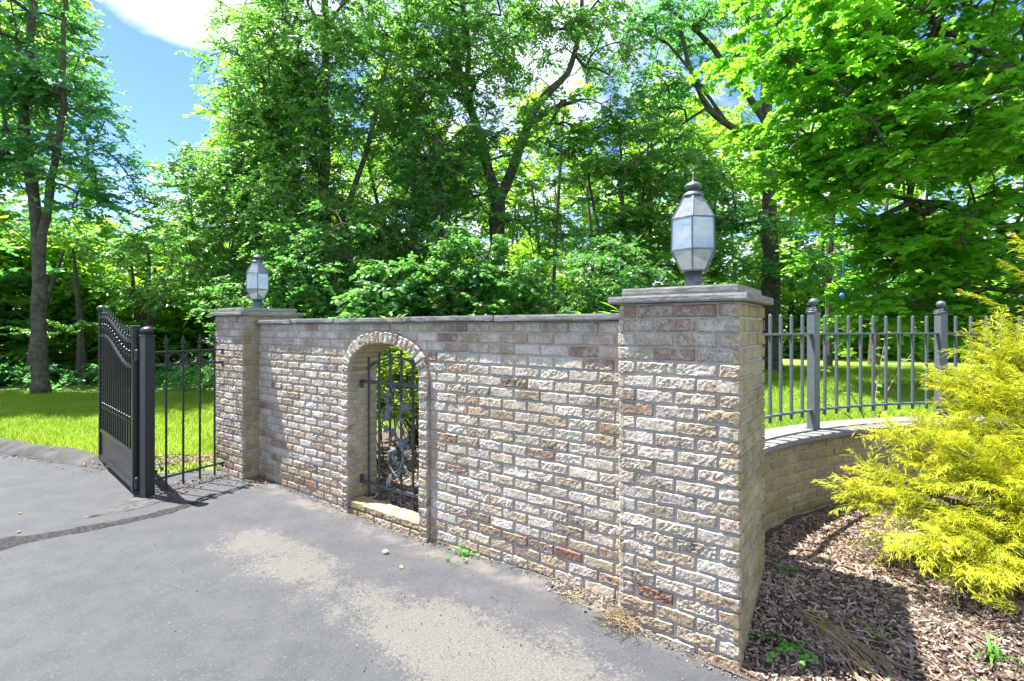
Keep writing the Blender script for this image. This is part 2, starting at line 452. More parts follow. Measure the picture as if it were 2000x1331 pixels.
def rough_slab(name, parent, c, hx, hy, hz, ex, ey, rnd, seed, under=0.0, res=.03):
    """a stone slab with rough split edges"""
    nx = max(3, int(2 * hx / res)); ny = max(3, int(2 * hy / res)); nz = 4
    mb = MB()
    def face(o, a, b_, na, nb_):
        u, v = np.meshgrid(np.linspace(-1, 1, na + 1), np.linspace(-1, 1, nb_ + 1), indexing='ij')
        P = o + u[..., None] * a + v[..., None] * b_
        i = np.arange((na + 1) * (nb_ + 1)).reshape(na + 1, nb_ + 1)
        return P.reshape(-1, 3), np.stack([i[:-1, :-1], i[1:, :-1], i[1:, 1:], i[:-1, 1:]], -1).reshape(-1, 4)
    X, Y, Zv = ex * hx, ey * hy, Z * hz
    for o, a, b_, na, nb_ in ((Zv, X, Y, nx, ny), (-Zv, Y, X, ny, nx), (X, Y, Zv, ny, nz), (-X, Zv, Y, nz, ny), (Y, Zv, X, nz, nx), (-Y, X, Zv, nx, nz)):
        P, F = face(o, a, b_, na, nb_)
        lx = P @ ex / hx; ly = P @ ey / hy; lz = P[:, 2] / hz
        # round the arrises a little and roughen
        rx = .006; k = np.sqrt(np.maximum(0, np.abs(P @ ex) - (hx - rx)) ** 2 + np.maximum(0, np.abs(P[:, 2]) - (hz - rx)) ** 2 + np.maximum(0, np.abs(P @ ey) - (hy - rx)) ** 2)
        sc = np.maximum(0, k - rx * .9)
        W = P + c
        d = np.stack([fbm(W * 14, seed, 3), fbm(W * 14 + 9, seed + 3, 3), fbm(W * 9 + 5, seed + 6, 2) * .35], -1) * .0035
        P = P - nrm(P * A(1, 1, 1)) * sc[:, None] + d
        mb.add(P + c, F, rnd=rnd)
    return mb.build(name, M_slab, parent)
cop = [0.0, .957, 1.862, 2.748, 3.45, WL]
for i in range(5):
    a, b_ = cop[i] + .004, cop[i + 1] - .004
    rough_slab('coping_stone', wall, wp((a + b_) / 2, -WT / 2, TOP + .024 + [0, .002, -.001, .001, -.004][i]), (b_ - a) / 2, WT / 2 + .038, .02, U, NO, [.2, .9, .4, .6, .1][i], 20 + i)

# ---- pillars
def pillar(front_right, label):
    """front_right: corner on the front face; the front runs along U for PW, the body goes back along -NO"""
    o0 = np.array(front_right)
    cen = o0 + U * PW / 2 - NO * PW / 2
    root = empty('brick_pillar', tuple(cen), label, 'pillar', 'brick pillars at the ends of the wall')
    mb = MB(); nCp = 24
    z00 = 1.679 - nCp * CH
    for k in range(nCp):
        z0 = z00 + k * CH
        for f in range(4):
            # face f: origin at left-bottom as seen from outside, running ex to the right
            ez = [NO, -U, -NO, U][f]; ex = [-U, -NO, U, NO][f]
            org = [o0 + U * PW, o0, o0 - NO * PW, o0 + U * PW - NO * PW][f]
            rows = [(0, .195), (.2065, .4015), (.413, PW)] if (k + f) % 2 == 0 else [(0, .092), (.1035, .2985), (.310, .505), (.5165, PW)]
            see = f in (0, 1)
            for (a, b_) in rows:
                a2 = a + (random.uniform(-.004, .004) if a > 0 else 0); b2 = b_ + (random.uniform(-.004, .004) if b_ < PW else 0)
                r = random.random()
                if f == 0 and z0 > 1.5: r = .9 + .1 * random.random()
                ms = 0
                if f == 1: ms = .62 + .25 * random.random()  # yellow-green bounce light painted onto this side of the pillar
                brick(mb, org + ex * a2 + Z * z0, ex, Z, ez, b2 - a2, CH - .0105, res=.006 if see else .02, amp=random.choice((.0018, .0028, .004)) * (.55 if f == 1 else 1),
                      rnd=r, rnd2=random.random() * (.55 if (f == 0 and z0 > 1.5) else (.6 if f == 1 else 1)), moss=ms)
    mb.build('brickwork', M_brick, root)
    mb = MB(); box(mb, cen + Z * (1.679 - .25) / 2 + Z * 0, U * (PW / 2 - .010), NO * (PW / 2 - .010), Z * (1.675 + .25) / 2); mb.build('mortar', M_mortar, root)
    rough_slab('cap_slab', root, cen + Z * (1.679 + .0195), PW / 2 + .042, PW / 2 + .042, .0185, U, NO, .25, int(abs(cen[0]) * 50) + 1)
    mb = MB(); box(mb, cen + Z * 1.7205, U * (PW / 2 - .02), NO * (PW / 2 - .02), Z * .004); mb.build('mortar_bed', M_mortar, root)
    rough_slab('cap_slab', root, cen + Z * (1.7235 + .019), PW / 2 - .012, PW / 2 - .012, .0185, U, NO, .05, int(abs(cen[0]) * 50) + 9)
    return root, cen + Z * 1.7605
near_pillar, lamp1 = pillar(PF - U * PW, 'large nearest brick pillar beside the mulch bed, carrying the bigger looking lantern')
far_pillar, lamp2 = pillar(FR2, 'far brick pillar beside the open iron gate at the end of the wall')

# ------------------------------------------------------------------ lanterns
m, nt, b = mat('seeded_glass'); M_glass = m
out = nt.nodes['Material Output']
tr = N(nt, 'ShaderNodeBsdfTransparent'); tr.inputs[0].default_value = (.86, .93, .97, 1)
tl = N(nt, 'ShaderNodeBsdfTranslucent'); tl.inputs[0].default_value = (.86, .93, .98, 1)
df = N(nt, 'ShaderNodeBsdfDiffuse'); df.inputs[0].default_value = (.84, .91, .96, 1)
gl = N(nt, 'ShaderNodeBsdfGlossy'); gl.inputs['Roughness'].default_value = .06
m1 = N(nt, 'ShaderNodeMixShader'); m2 = N(nt, 'ShaderNodeMixShader'); m3 = N(nt, 'ShaderNodeMixShader')
nt.links.new(tl.outputs[0], m1.inputs[1]); nt.links.new(df.outputs[0], m1.inputs[2]); m1.inputs[0].default_value = .5
nt.links.new(ramp(nt, noise(nt, 22, 3), [(.3, .28), (.7, .42)]), m2.inputs[0]); nt.links.new(tr.outputs[0], m2.inputs[1]); nt.links.new(m1.outputs[0], m2.inputs[2])
fr = N(nt, 'ShaderNodeFresnel'); fr.inputs[0].default_value = 1.5
nt.links.new(math_(nt, 'ADD', fr.outputs[0], .10), m3.inputs[0]); nt.links.new(m2.outputs[0], m3.inputs[1]); nt.links.new(gl.outputs[0], m3.inputs[2])
nt.links.new(m3.outputs[0], out.inputs['Surface'])
m, nt, b = mat('frosted_bulb'); M_bulb = m; b.inputs['Base Color'].default_value = (.85, .85, .83, 1); b.inputs['Roughness'].default_value = .25
m, nt, b = mat('candle_tube'); M_candle = m; b.inputs['Base Color'].default_value = (.6, .56, .48, 1); b.inputs['Roughness'].default_value = .5

def lantern():
    global s_local
    s_local = True
    root = empty('post_lantern', (0, 0, 0), 'x', 'lantern', 'lanterns on the brick pillars')
    mb = MB()
    lathe(mb, (0, 0, 0), [(.060, 0), (.060, .006), (.052, .016), (.046, .024), (.046, .040), (.049, .042), (.049, .05), (.046, .052), (.046, .098)], 20)
    mb.build('collar', M_lampmetal, root, True)
    lv = [(.072, .104), (.127, .212), (.123, .384), (.050, .512)]      # (radius, height) of the four rings
    hexp = lambda R, z, i: A(R * math.cos(math.pi / 3 * i), R * math.sin(math.pi / 3 * i), z)
    mb = MB()
    for (R, z) in lv:
        for i in range(6): tube(mb, [hexp(R, z, i), hexp(R, z, i + 1)], .0052, 4)
    for (R, z), (R2, z2) in zip(lv[:-1], lv[1:]):
        for i in range(6): tube(mb, [hexp(R, z, i), hexp(R2, z2, i)], .0056, 4)
    P = [hexp(.074, .099, i) for i in range(6)] + [hexp(.074, .105, i) for i in range(6)]
    mb.add(P, [[0, 5, 4, 3, 2, 1], [6, 7, 8, 9, 10, 11]] + [[i, (i + 1) % 6, 6 + (i + 1) % 6, 6 + i] for i in range(6)])
    for i in (0, 2, 4): tube(mb, [hexp(.07, .105, i), hexp(.03, .13, i), (0, 0, .135)], .004, 6)
    mb.build('frame', M_lampmetal, root)
    for (R, z), (R2, z2) in zip(lv[:-1], lv[1:]):
        for i in range(6):
            mb = MB(); a, b_, c, d = hexp(R, z, i), hexp(R, z, i + 1), hexp(R2, z2, i + 1), hexp(R2, z2, i)
            n = nrm(np.cross(b_ - a, d - a)); m_ = (a + b_ + c + d) / 4
            q = [m_ + (p - m_) * .97 for p in (a, b_, c, d)]
            V = [p - n * .0012 for p in q] + [p + n * .0012 for p in q]
            mb.add(V, np.array([[3, 2, 1, 0], [4, 5, 6, 7], [0, 1, 5, 4], [1, 2, 6, 5], [2, 3, 7, 6], [3, 0, 4, 7]])); mb.build('glass_pane', M_glass, root)
    mb = MB(); lathe(mb, (0, 0, 0), [(.056, .509), (.058, .516), (.052, .526), (.034, .540), (.026, .545), (.024, .548)], 20); mb.build('roof_cap', M_lampmetal, root, True)
    mb = MB(); lathe(mb, (0, 0, 0), [(.024, .546), (.036, .553), (.046, .563), (.047, .569), (.042, .578), (.026, .589), (.010, .596), (.007, .604), (.0085, .609), (.0055, .613), (.007, .620), (.004, .627), (.0045, .633), (.001, .65)], 18); mb.build('finial', M_lampmetal, root, True)
    for i in range(3):
        a = 2 * math.pi * i / 3 + .5; x, y = .036 * math.cos(a), .036 * math.sin(a)
        mb = MB(); lathe(mb, (x, y, 0), [(.008, .236), (.015, .246), (.022, .27), (.0235, .288), (.020, .315), (.012, .34), (.004, .357), (.001, .362)], 14); bl = mb.build('bulb', M_bulb, root, True)
        mb = MB(); lathe(mb, (x, y, 0), [(.011, .134), (.011, .225), (.013, .227), (.013, .237)], 12); mb.build('candle_tube', M_candle, bl, True)
    s_local = False
    return root
L1 = lantern(); ya = math.atan2(-lamp1[1], -lamp1[0])
L1.location = lamp1; L1.rotation_euler = (0, 0, ya - .04); L1['label'] = 'six sided glass lantern on the nearest brick pillar beside the mulch bed'
L2 = copy_tree(L1); L2.location = lamp2; L2.rotation_euler = (0, 0, math.atan2(-lamp2[1], -lamp2[0]) + .02)
L2['label'] = 'six sided glass lantern on the far brick pillar behind the gate post'

# ------------------------------------------------------------------ iron grille in the arch
gr = empty('iron_grille', tuple(wp(AC, -.13, .2)), 'iron window grille with a cast vine ornament inside the arched opening', 'grille')
GT = -.13
for z, nm in ((1.083, 'rail'), (.205, 'rail')):
    mb = MB(); box(mb, wp(AC, GT + .012, z), U * (AHW - .004), NO * .010, Z * .015, .003); mb.build(nm, M_grille, gr)
    for side in (1, -1):
        mb = MB(); box(mb, wp(AC + side * (AHW - .006), GT + .012, z - .022 if z > 1 else z + .022), U * .005, NO * .02, Z * .035, .002); mb.build('wall_bracket', M_grille, gr)
for i in range(6):
    s = AC - AHW + (i + .62) * (2 * AHW) / 6.25
    ztop = 1.285 + .085 * (1 - ((s - AC) / .37) ** 2)
    mb = MB(); box(mb, wp(s, GT, (ztop + .085) / 2), U * .0085, NO * .0085, Z * (ztop - .085) / 2, .002); mb.build('bar', M_grille, gr)
mb = MB(); ss = np.linspace(-.365, .365, 25)
P = [wp(AC + q, GT, 1.20 + .105 * (1 - (q / .365) ** 2)) for q in ss]
for a, b_ in zip(P[:-1], P[1:]): box(mb, (a + b_) / 2, (b_ - a) * .52, NO * .011, np.cross(nrm(b_ - a), NO) * .0085)
mb.build('arched_band', M_grille, gr)
# cast vine: S stem with lobed leaves and a flower
m = simple('cast_lead', (.055, .07, .085), (.16, .185, .205), 60, .6, .4, .002, 120, .4, .25); M_cast = m
mb = MB(); s0 = AC - .07
vine = [(s0 + .10 - .02, .30), (s0 + .04, .36), (s0 - .03, .40), (s0 - .05, .50), (s0 + .0, .60), (s0 + .05, .69), (s0 + .03, .78), (s0 - .03, .86), (s0 - .02, .94), (s0 + .03, 1.0)]
vp = np.array(vine); tt = np.linspace(0, len(vp) - 1, 50)
vs = np.stack([np.interp(tt, range(len(vp)), vp[:, 0]), np.interp(tt, range(len(vp)), vp[:, 1])], -1)
for _ in range(3): vs[1:-1] = (vs[:-2] + vs[2:] + 2 * vs[1:-1]) / 4
tube(mb, [wp(a, GT + .022 + .008 * math.sin(z * 20), z) for a, z in vs], .009, 8)
tube(mb, [wp(s0 + .11, GT + .02, .52), wp(s0 + .12, GT + .03, .42), wp(s0 + .07, GT + .03, .36), wp(s0 - .02, GT + .03, .31)], .008, 8)
def vine_leaf(mb, c, ang, sz, tilt):
    k = 15; th = np.linspace(-np.pi, np.pi, k, endpoint=False)
    sz = sz * 1.28
    r = sz * (.62 + .38 * np.cos(th * 5) * (.6 + .4 * np.cos(th)))
    x = r * np.cos(th) + sz * .5; y = r * np.sin(th)
    ca, sa = math.cos(ang), math.sin(ang)
    T = nrm(NO + tilt[0] * U + tilt[1] * Z); X = nrm(ca * U + sa * Z - T * np.dot(ca * U + sa * Z, T)); Y = np.cross(T, X)
    hgt = -.35 * np.abs(y) + .1 * sz
    V = c + x[:, None] * X + y[:, None] * Y + hgt[:, None] * T
    top = c + X * sz * .5 + T * .012
    Vb = V - T * .005
    mb.add(np.concatenate([V, Vb, [top]]), [[i, (i + 1) % k, 2 * k] for i in range(k)] + [[k + i, k + (i + 1) % k, (i + 1) % k, i] for i in range(k)] + [list(range(2 * k - 1, k - 1, -1))])
for (ds, z, an, sz) in [(-.07, .99, 2.2, .045), (.09, .98, .4, .05), (.03, 1.02, 1.4, .045), (-.09, .90, 3.0, .05), (.08, .89, -.2, .05), (.12, .93, .6, .04), (-.02, .80, 3.6, .05), (.11, .80, .3, .055), (-.08, .72, 2.8, .055), (.05, .70, -.8, .055), (.13, .69, .5, .04),
                        (-.02, .62, 3.4, .06), (.09, .61, .1, .055), (-.09, .53, 2.6, .05), (.02, .55, -.4, .05), (-.09, .42, 3.3, .05), (.01, .42, .9, .055), (.12, .46, .2, .045), (.08, .33, -.7, .05), (.12, .28, -1.3, .04), (.0, .37, 2.2, .04)]:
    vine_leaf(mb, wp(s0 + ds, GT + .03 + RNG.random() * .012, z), an, sz, RNG.normal(0, .35, 2))
mb.build('vine_ornament', M_cast, gr)

# ------------------------------------------------------------------ gate post, side panel, gate leaf
GP = A(-3.34, 4.62, 0)
gp = empty('gate_post', tuple(GP), 'square black iron gate post with a flattened ball top beside the hinges of the gate', 'post')
PD = nrm(A(-3.03, 5.29, 0) - GP); PN = A(PD[1], -PD[0], 0)      # panel direction and its normal
mb = MB(); box(mb, GP + Z * .705, PD * .043, PN * .043, Z * .765, .004); mb.build('shaft', M_pole, gp)
mb = MB(); box(mb, GP + Z * 1.478, PD * .048, PN * .048, Z * .009, .003); mb.build('top_plate', M_pole, gp)
mb = MB(); lathe(mb, GP + Z * 1.485, [(.034, 0), (.028, .008), (.042, .016), (.055, .032), (.056, .046), (.047, .062), (.026, .074), (.004, .078)], 20); mb.build('ball_cap', M_pole, gp, True)

pn = empty('iron_side_panel', tuple((GP + A(-3.03, 5.29, 0)) / 2), 'narrow iron fence panel with three rings and four spears between gate post and far pillar', 'fence panel')
PL = .742
pp = lambda s, z, o=0.: GP + PD * s + Z * z + PN * o
mb_iron = M_gate
for z in (.14, 1.195, 1.322):
    mb = MB(); box(mb, pp((.055 + PL) / 2, z), PD * (PL - .055) / 2, PN * .011, Z * .0085, .002); mb.build('rail', M_pole, pn)
    mb = MB(); box(mb, pp(PL - .012, z - .02), PD * .004, PN * .014, Z * .028, .002); mb.build('wall_plate', M_pole, pn)
sx = [.165, .325, .49, .645]
def spear(mb, c, d, n, h=.115):
    k = h / .115
    prof = [(0, 0, .010), (0, .012, .010)]
    box(mb, c + Z * .006 * k, d * .013 * k, n * .013 * k, Z * .006 * k, .002)
    lathe(mb, c + Z * .012 * k, [(.006 * k, 0), (.006 * k, .012 * k), (.013 * k, .018 * k), (.013 * k, .026 * k), (.006 * k, .032 * k)], 10)
    V = [c + Z * .044 * k, c + d * .021 * k + Z * .062 * k, c + Z * .125 * k, c - d * .021 * k + Z * .062 * k, c + n * .008 * k + Z * .066 * k, c - n * .008 * k + Z * .066 * k]
    mb.add(V, [[0, 1, 4], [1, 2, 4], [2, 3, 4], [3, 0, 4], [1, 0, 5], [2, 1, 5], [3, 2, 5], [0, 3, 5]])
    for sg in (1, -1):
        tube(mb, [c + Z * .04 * k, c + d * sg * .018 * k + Z * .048 * k, c + d * sg * .028 * k + Z * .036 * k], [.005 * k, .005 * k, .002 * k], 6)
for s in sx:
    mb = MB(); box(mb, pp(s, .70), PD * .0078, PN * .0078, Z * .67, .0015); pk = mb.build('picket', M_pole, pn)
    mb = MB(); spear(mb, pp(s, 1.365), PD, PN); mb.build('spearhead', M_pole, pk)
for a, b_ in zip(sx[:-1], sx[1:]):
    c = (a + b_) / 2; R = .055; mb = MB()
    th = np.linspace(0, 2 * np.pi, 33)
    tube(mb, [pp(c + R * math.cos(t) * 1.12, 1.2585 + R * math.sin(t)) for t in th], .009, 6, cap=False); mb.build('ring', M_pole, pn, True)

# gate leaf, swung open
GH = A(-3.478, 4.66, 0); GE = A(-4.70, 5.775, 0)
GD = nrm(GE - GH); GN = A(-GD[1], GD[0], 0)
if np.dot(GN, -GH) < 0: GN = -GN
GLN = np.linalg.norm(GE - GH)
gp3 = lambda s, z, o=0.: GH + GD * s + Z * z + GN * o
gt = empty('driveway_gate', tuple(gp3(GLN / 2, 0)), 'open black iron driveway gate leaf with a curved top edge and spear points', 'gate')
mb = MB(); box(mb, gp3(.0, .80), GD * .029, GN * .029, Z * .755, .004); st = mb.build('hinge_stile', M_gate, gt)
mb = MB(); box(mb, gp3(0, 1.562), GD * .034, GN * .034, Z * .012, .006); mb.build('stile_cap', M_pole, st)
mb = MB(); box(mb, gp3(GLN, .88), GD * .026, GN * .026, Z * .82, .004); st = mb.build('lock_stile', M_gate, gt)
mb = MB(); lathe(mb, gp3(GLN, 1.70), [(.03, 0), (.03, .012), (.016, .02), (.016, .03), (.034, .042), (.046, .062), (.044, .082), (.028, .100), (.004, .106)], 16); mb.build('ball_cap', M_pole, st, True)
def curve_z(q, lo, hi):     # S curve, q = 0 at the hinge, 1 at the free end
    t = np.clip((q - .10) / .78, 0, 1); t = t * t * (3 - 2 * t)
    return lo + (hi - lo) * t - .03 * np.exp(-((q - .12) / .12) ** 2) * 0
qs = np.linspace(.018, .985, 60)
for lo, hi in ((1.425, 1.672), (1.185, 1.462)):
    mb = MB(); P = [gp3(q * GLN, curve_z(q, lo, hi)) for q in qs]
    for a, b_ in zip(P[:-1], P[1:]): box(mb, (a + b_) / 2, (b_ - a) * .53, GN * .021, np.cross(nrm(b_ - a), GN) * .014)
    mb.build('curved_rail', M_gate, gt)
for z, h in ((.385, .018), (.085, .022)):
    mb = MB(); box(mb, gp3(GLN / 2, z), GD * (GLN / 2 - .028), GN * .022, Z * h, .003); mb.build('rail', M_gate, gt)
mb = MB(); box(mb, gp3(GLN / 2, .235), GD * (GLN / 2 - .028), GN * .008, Z * .135); mb.build('kick_panel', M_gate, gt)
npk = 14
for i in range(npk):
    q = (i + 1.0) / (npk + 1); s = q * GLN; zt = curve_z(q, 1.425, 1.672); zl = curve_z(q, 1.185, 1.462)
    mb = MB(); box(mb, gp3(s, (.40 + zt + .03) / 2), GD * .0085, GN * .0085, Z * (zt + .03 - .40) / 2, .002)
    for zc in (zl + (zt - zl) * .60, zl + (zt - zl) * .42, .70, .655):
        lathe(mb, gp3(s, zc - .012), [(.009, 0), (.017, .006), (.019, .012), (.017, .018), (.009, .024)], 8)
    pk = mb.build('picket', M_gate, gt)
    mb = MB(); spear(mb, gp3(s, zt + .012), GD, GN, .105); mb.build('spearhead', M_pole, pk)
for s in (.075, GLN - .075):     # twisted bars next to the stiles
    q = s / GLN; mb = MB(); zz = np.linspace(.40, curve_z(q, 1.185, 1.462), 90); ph = zz * 34
    R = .012 + .010 * np.abs(np.sin(zz * 9.5)) ** 3
    V = []
    for k in range(4): V.append(np.stack([gp3(s, z) + GD * r * math.cos(p + k * math.pi / 2) + GN * r * math.sin(p + k * math.pi / 2) for z, r, p in zip(zz, R, ph)]))
    V = np.stack(V, 1).reshape(-1, 3); i = np.arange(89)[:, None] * 4; j = np.arange(4)[None]; j2 = (j + 1) % 4
    mb.add(V, np.stack([i + j, i + j2, i + 4 + j2, i + 4 + j], -1).reshape(-1, 4)); mb.build('twisted_bar', M_gate, gt)
for z in (1.30, .13):
    mb = MB(); hx = (GH + GP) / 2 + Z * z - PN * -.0 + GN * .035
    lathe(mb, hx - Z * .05, [(.020, 0), (.020, .052), (.014, .054), (.014, .06), (.02, .062), (.02, .095), (.012, .104), (.001, .108)], 14)
    box(mb, hx + GD * .025 - Z * .01, GD * .022, GN * .006, Z * .022, .002); mb.build('hinge', M_pole, gt, False)
    
# ------------------------------------------------------------------ curved low wall and iron fence on it
def circle3(a, b_, c):
    ax, ay, bx, by, cx, cy = *a, *b_, *c
    d = 2 * (ax * (by - cy) + bx * (cy - ay) + cx * (ay - by))
    ux = ((ax * ax + ay * ay) * (by - cy) + (bx * bx + by * by) * (cy - ay) + (cx * cx + cy * cy) * (ay - by)) / d
    uy = ((ax * ax + ay * ay) * (cx - bx) + (bx * bx + by * by) * (ax - cx) + (cx * cx + cy * cy) * (bx - ax)) / d
    return A(ux, uy), math.hypot(ax - ux, ay - uy)
CC, CR = circle3((1.70, 3.55), (2.37, 3.965), (3.72, 4.36))
def cp(arc, off=0., z=0.):      # arc length from the first fence post, to the right; off outward of the circle
    a0 = math.atan2(3.965 - CC[1], 2.37 - CC[0]); a = a0 - arc / CR
    return A(CC[0] + (CR + off) * math.cos(a), CC[1] + (CR + off) * math.sin(a), z)
def ct(arc):
    d = nrm(cp(arc + .01) - cp(arc - .01)); return d, A(-d[1], d[0], 0)       # tangent, outward
LWZ = .715
lw = empty('low_brick_wall', tuple(cp(.8)), 'low curved mossy brick wall behind the golden shrub, carrying the iron fence', 'wall')
mb = MB(); a0_, a1_ = -1.5, 3.2; fo = -.118
for k in range(11):
    z0 = LWZ - (k + 1) * CH; f = (CR + fo) / CR
    for (a, b_) in course_rows((a1_ - a0_) * f, k):
        p = cp(a0_ + a / f, fo, z0); q = cp(a0_ + b_ / f, fo, z0); ex = nrm(q - p); ez = np.cross(ex, Z)
        near = a0_ + a / f < 1.3
        brick(mb, p, ex, Z, ez, np.linalg.norm(q - p), CH - .0105, res=.010 if near else .025, amp=.0028, moss=.6 + .4 * random.random(), rnd=.2 + .65 * random.random(), rnd2=random.random() * .45)  # mossy tint, strengthened so the colour also carries this face's shade
mb.build('brickwork', M_brick, lw)
mb = MB(); ar = np.linspace(a0_, a1_, 60)
for a, b_ in zip(ar[:-1], ar[1:]):
    V = [cp(x, o, z) for x in (a, b_) for o in (fo + .010, .165) for z in (-.2, LWZ - .002)]
    mb.add(V, np.array([[0, 1, 3, 2], [4, 6, 7, 5], [0, 4, 5, 1], [2, 3, 7, 6], [0, 2, 6, 4], [1, 5, 7, 3]]))
mb.build('mortar', M_mortar, lw)
joints = [-1.5, -.62, .05, .72, 1.4, 2.1, 2.75, 3.2]
for i, (a, b_) in enumerate(zip(joints[:-1], joints[1:])):
    mb = MB(); ar = np.linspace(a + .003, b_ - .003, 16); sec = [(-.155, 0), (-.157, .014), (-.152, .036), (-.14, .042), (-.07, .043), (0, .043), (.1, .043), (.17, .042), (.185, .036), (.185, 0)]
    V = np.array([[cp(x, o, LWZ + z) for (o, z) in sec] for x in ar]); W = V.reshape(-1, 3)
    W = W + np.stack([fbm(W * 14, i, 2), fbm(W * 14 + 7, i + 3, 2), fbm(W * 10, i + 5, 2) * .3], -1) * .0035
    n = len(sec); ii = np.arange(15)[:, None] * n; j = np.arange(n)[None]; j2 = (j + 1) % n
    mb.add(W, np.concatenate([np.stack([ii + j, ii + j2, ii + n + j2, ii + n + j], -1).reshape(-1, 4)[:, ::-1]]), rnd=[.3, .7, .5, .9, .4, .6, .2][i])
    k0 = mb.n - 16 * n
    mb.F.setdefault(n, []).append(np.array([[k0 + q for q in range(n)], [mb.n - n + q for q in range(n)][::-1]])); mb.M.setdefault(n, []).append(np.zeros(2, np.int32))
    mb.build('coping_stone', M_slab, lw)
FZ = LWZ + .043
fn = empty('iron_fence', tuple(cp(0, 0, FZ)), 'grey iron picket fence with ball topped posts on the curved low wall', 'fence')
SP = 1.40
for k in (-1, 0, 1):
    a = SP * k; d, o = ct(a); p = cp(a)
    mb = MB(); box(mb, p + Z * (FZ + .465), d * .033, o * .033, Z * .465, .003); ps = mb.build('post', M_fence, fn)
    mb = MB(); box(mb, p + Z * (FZ + .925), d * .040, o * .040, Z * .010, .003); box(mb, p + Z * (FZ + .943), d * .034, o * .034, Z * .008, .003)
    lathe(mb, p + Z * (FZ + .95), [(.022, 0), (.016, .008), (.014, .016), (.024, .024), (.033, .038), (.034, .050), (.028, .064), (.014, .074), (.002, .077)], 18); mb.build('ball_cap', M_fence, ps, True)
    mb = MB(); box(mb, p + Z * (FZ + .003), d * .045, o * .045, Z * .003); mb.build('base_plate', M_fence, ps)
for z in (FZ + .148, FZ + .745):
    for k in (-2, -1, 0, 1):
        mb = MB(); ar = np.linspace(SP * k + .035, SP * (k + 1) - .035, 12)
        P = [cp(x, 0, z) for x in ar]
        for a, b_ in zip(P[:-1], P[1:]): box(mb, (a + b_) / 2, (b_ - a) * .51, np.cross(nrm(b_ - a), Z) * .0165, Z * .0085, .002)
        if k != -2: mb.build('rail', M_fence, fn)
pick = None
for k in (-1, 0, 1):
    for i in range(9):
        a = SP * k + SP * (i + 1) / 10; d, o = ct(a); p = cp(a, 0, FZ + .098)
        if pick is None:
            mb = MB(); s_local = True
            box(mb, (0, 0, .395), A(.0095, 0, 0), A(0, .0095, 0), A(0, 0, .395), .002)
            lathe(mb, A(0, 0, .789), [(.0085, 0), (.0065, .005), (.002, .008)], 8); pick = mb.build('picket', M_fence, fn); s_local = False; q = pick
        else:
            q = pick.copy(); C.objects.link(q); q.parent = fn
        q.location = Vector(p) - Vector(fn.location); q.rotation_euler = (0, 0, math.atan2(d[1], d[0]))

# ------------------------------------------------------------------ ground
# far edge of the driveway, from the right of the near pillar to the kerb and beyond
bed_edge = lambda s: W0 + s * U + (PRO - .01) * NO
kerb_pts = [A(-3.92, 5.30, 0), A(-4.25, 5.42, 0), A(-5.26, 5.80, 0), A(-6.34, 6.22, 0), A(-8.5, 7.15, 0), A(-14, 9.9, 0), A(-40, 24, 0)]
edge = [W0 + s * U + (PRO - .02) * NO for s in np.arange(-16, -.62, .25)] + [W0 - .615 * U + (PRO - .02) * NO, W0 - .61 * U - .05 * NO]
edge += [W0 + s * U - .06 * NO for s in np.arange(-.5, WL + .1, .1)]
edge += [FR2 + U * s - NO * .1 for s in (.1, .3, .5)] + [A(-3.62, 5.40, 0)]
kk = []
for a, b_ in zip(kerb_pts[:-1], kerb_pts[1:]):
    n = max(1, int(np.linalg.norm(b_ - a) / .25)); kk += [a + (b_ - a) * i / n for i in range(n)]
edge += kk + [kerb_pts[-1]]
edge = np.array(edge)
cross = np.concatenate([np.linspace(0, 2.5, 34), np.linspace(2.7, 16, 14)])
Pm = edge[:, None] + cross[None, :, None] * NO
Pm[..., 2] = ground(Pm[..., 0], Pm[..., 1]) + fbm(Pm * A(.9, .9, 0), 4, 3) * .006
i = np.arange(Pm.shape[0] * Pm.shape[1]).reshape(Pm.shape[:2])
Fd = np.stack([i[:-1, :-1], i[:-1, 1:], i[1:, 1:], i[1:, :-1]], -1).reshape(-1, 4)
m, nt, b = mat('sealed_asphalt'); M_asph = m
def dot_with(nt, vec, off):
    v = N(nt, 'ShaderNodeVectorMath', operation='DOT_PRODUCT'); v.inputs[1].default_value = tuple(vec); nt.links.new(pos(nt), v.inputs[0])
    return math_(nt, 'SUBTRACT', v.outputs['Value'], off)
sS = dot_with(nt, U, float(W0 @ U)); sT = dot_with(nt, NO, float(W0 @ NO))
nA = noise(nt, 2.2, 8, .68); nB = noise(nt, 14, 8, .72); nC_ = noise(nt, 60, 5, .75); nF = noise(nt, 240, 2, .6); nG = noise(nt, .7, 3)
base = ramp(nt, nG, [(.35, (.041, .0455, .053)), (.65, (.050, .0545, .062))])
base = mix(nt, ramp(nt, nF, [(.34, .6), (.48, 0)]), base, (.030, .032, .036))
nS = noise(nt, 95, 2, .5)
base = mix(nt, ramp(nt, nS, [(.64, 0), (.70, .6)]), base, (.15, .147, .14))
base = mix(nt, ramp(nt, nS, [(.30, .5), (.38, 0)]), base, (.036, .038, .042))
base = mix(nt, ramp(nt, nF, [(.60, 0), (.70, .5)]), base, (.14, .137, .13))
nw_ = N(nt, 'ShaderNodeTexNoise'); nw_.inputs['Scale'].default_value = 5; nw_.inputs['Detail'].default_value = 6; nt.links.new(pos(nt), nw_.inputs['Vector'])
va_ = N(nt, 'ShaderNodeVectorMath', operation='MULTIPLY_ADD'); va_.inputs[1].default_value = (.35, .35, .35); nt.links.new(nw_.outputs['Color'], va_.inputs[0]); nt.links.new(pos(nt), va_.inputs[2])
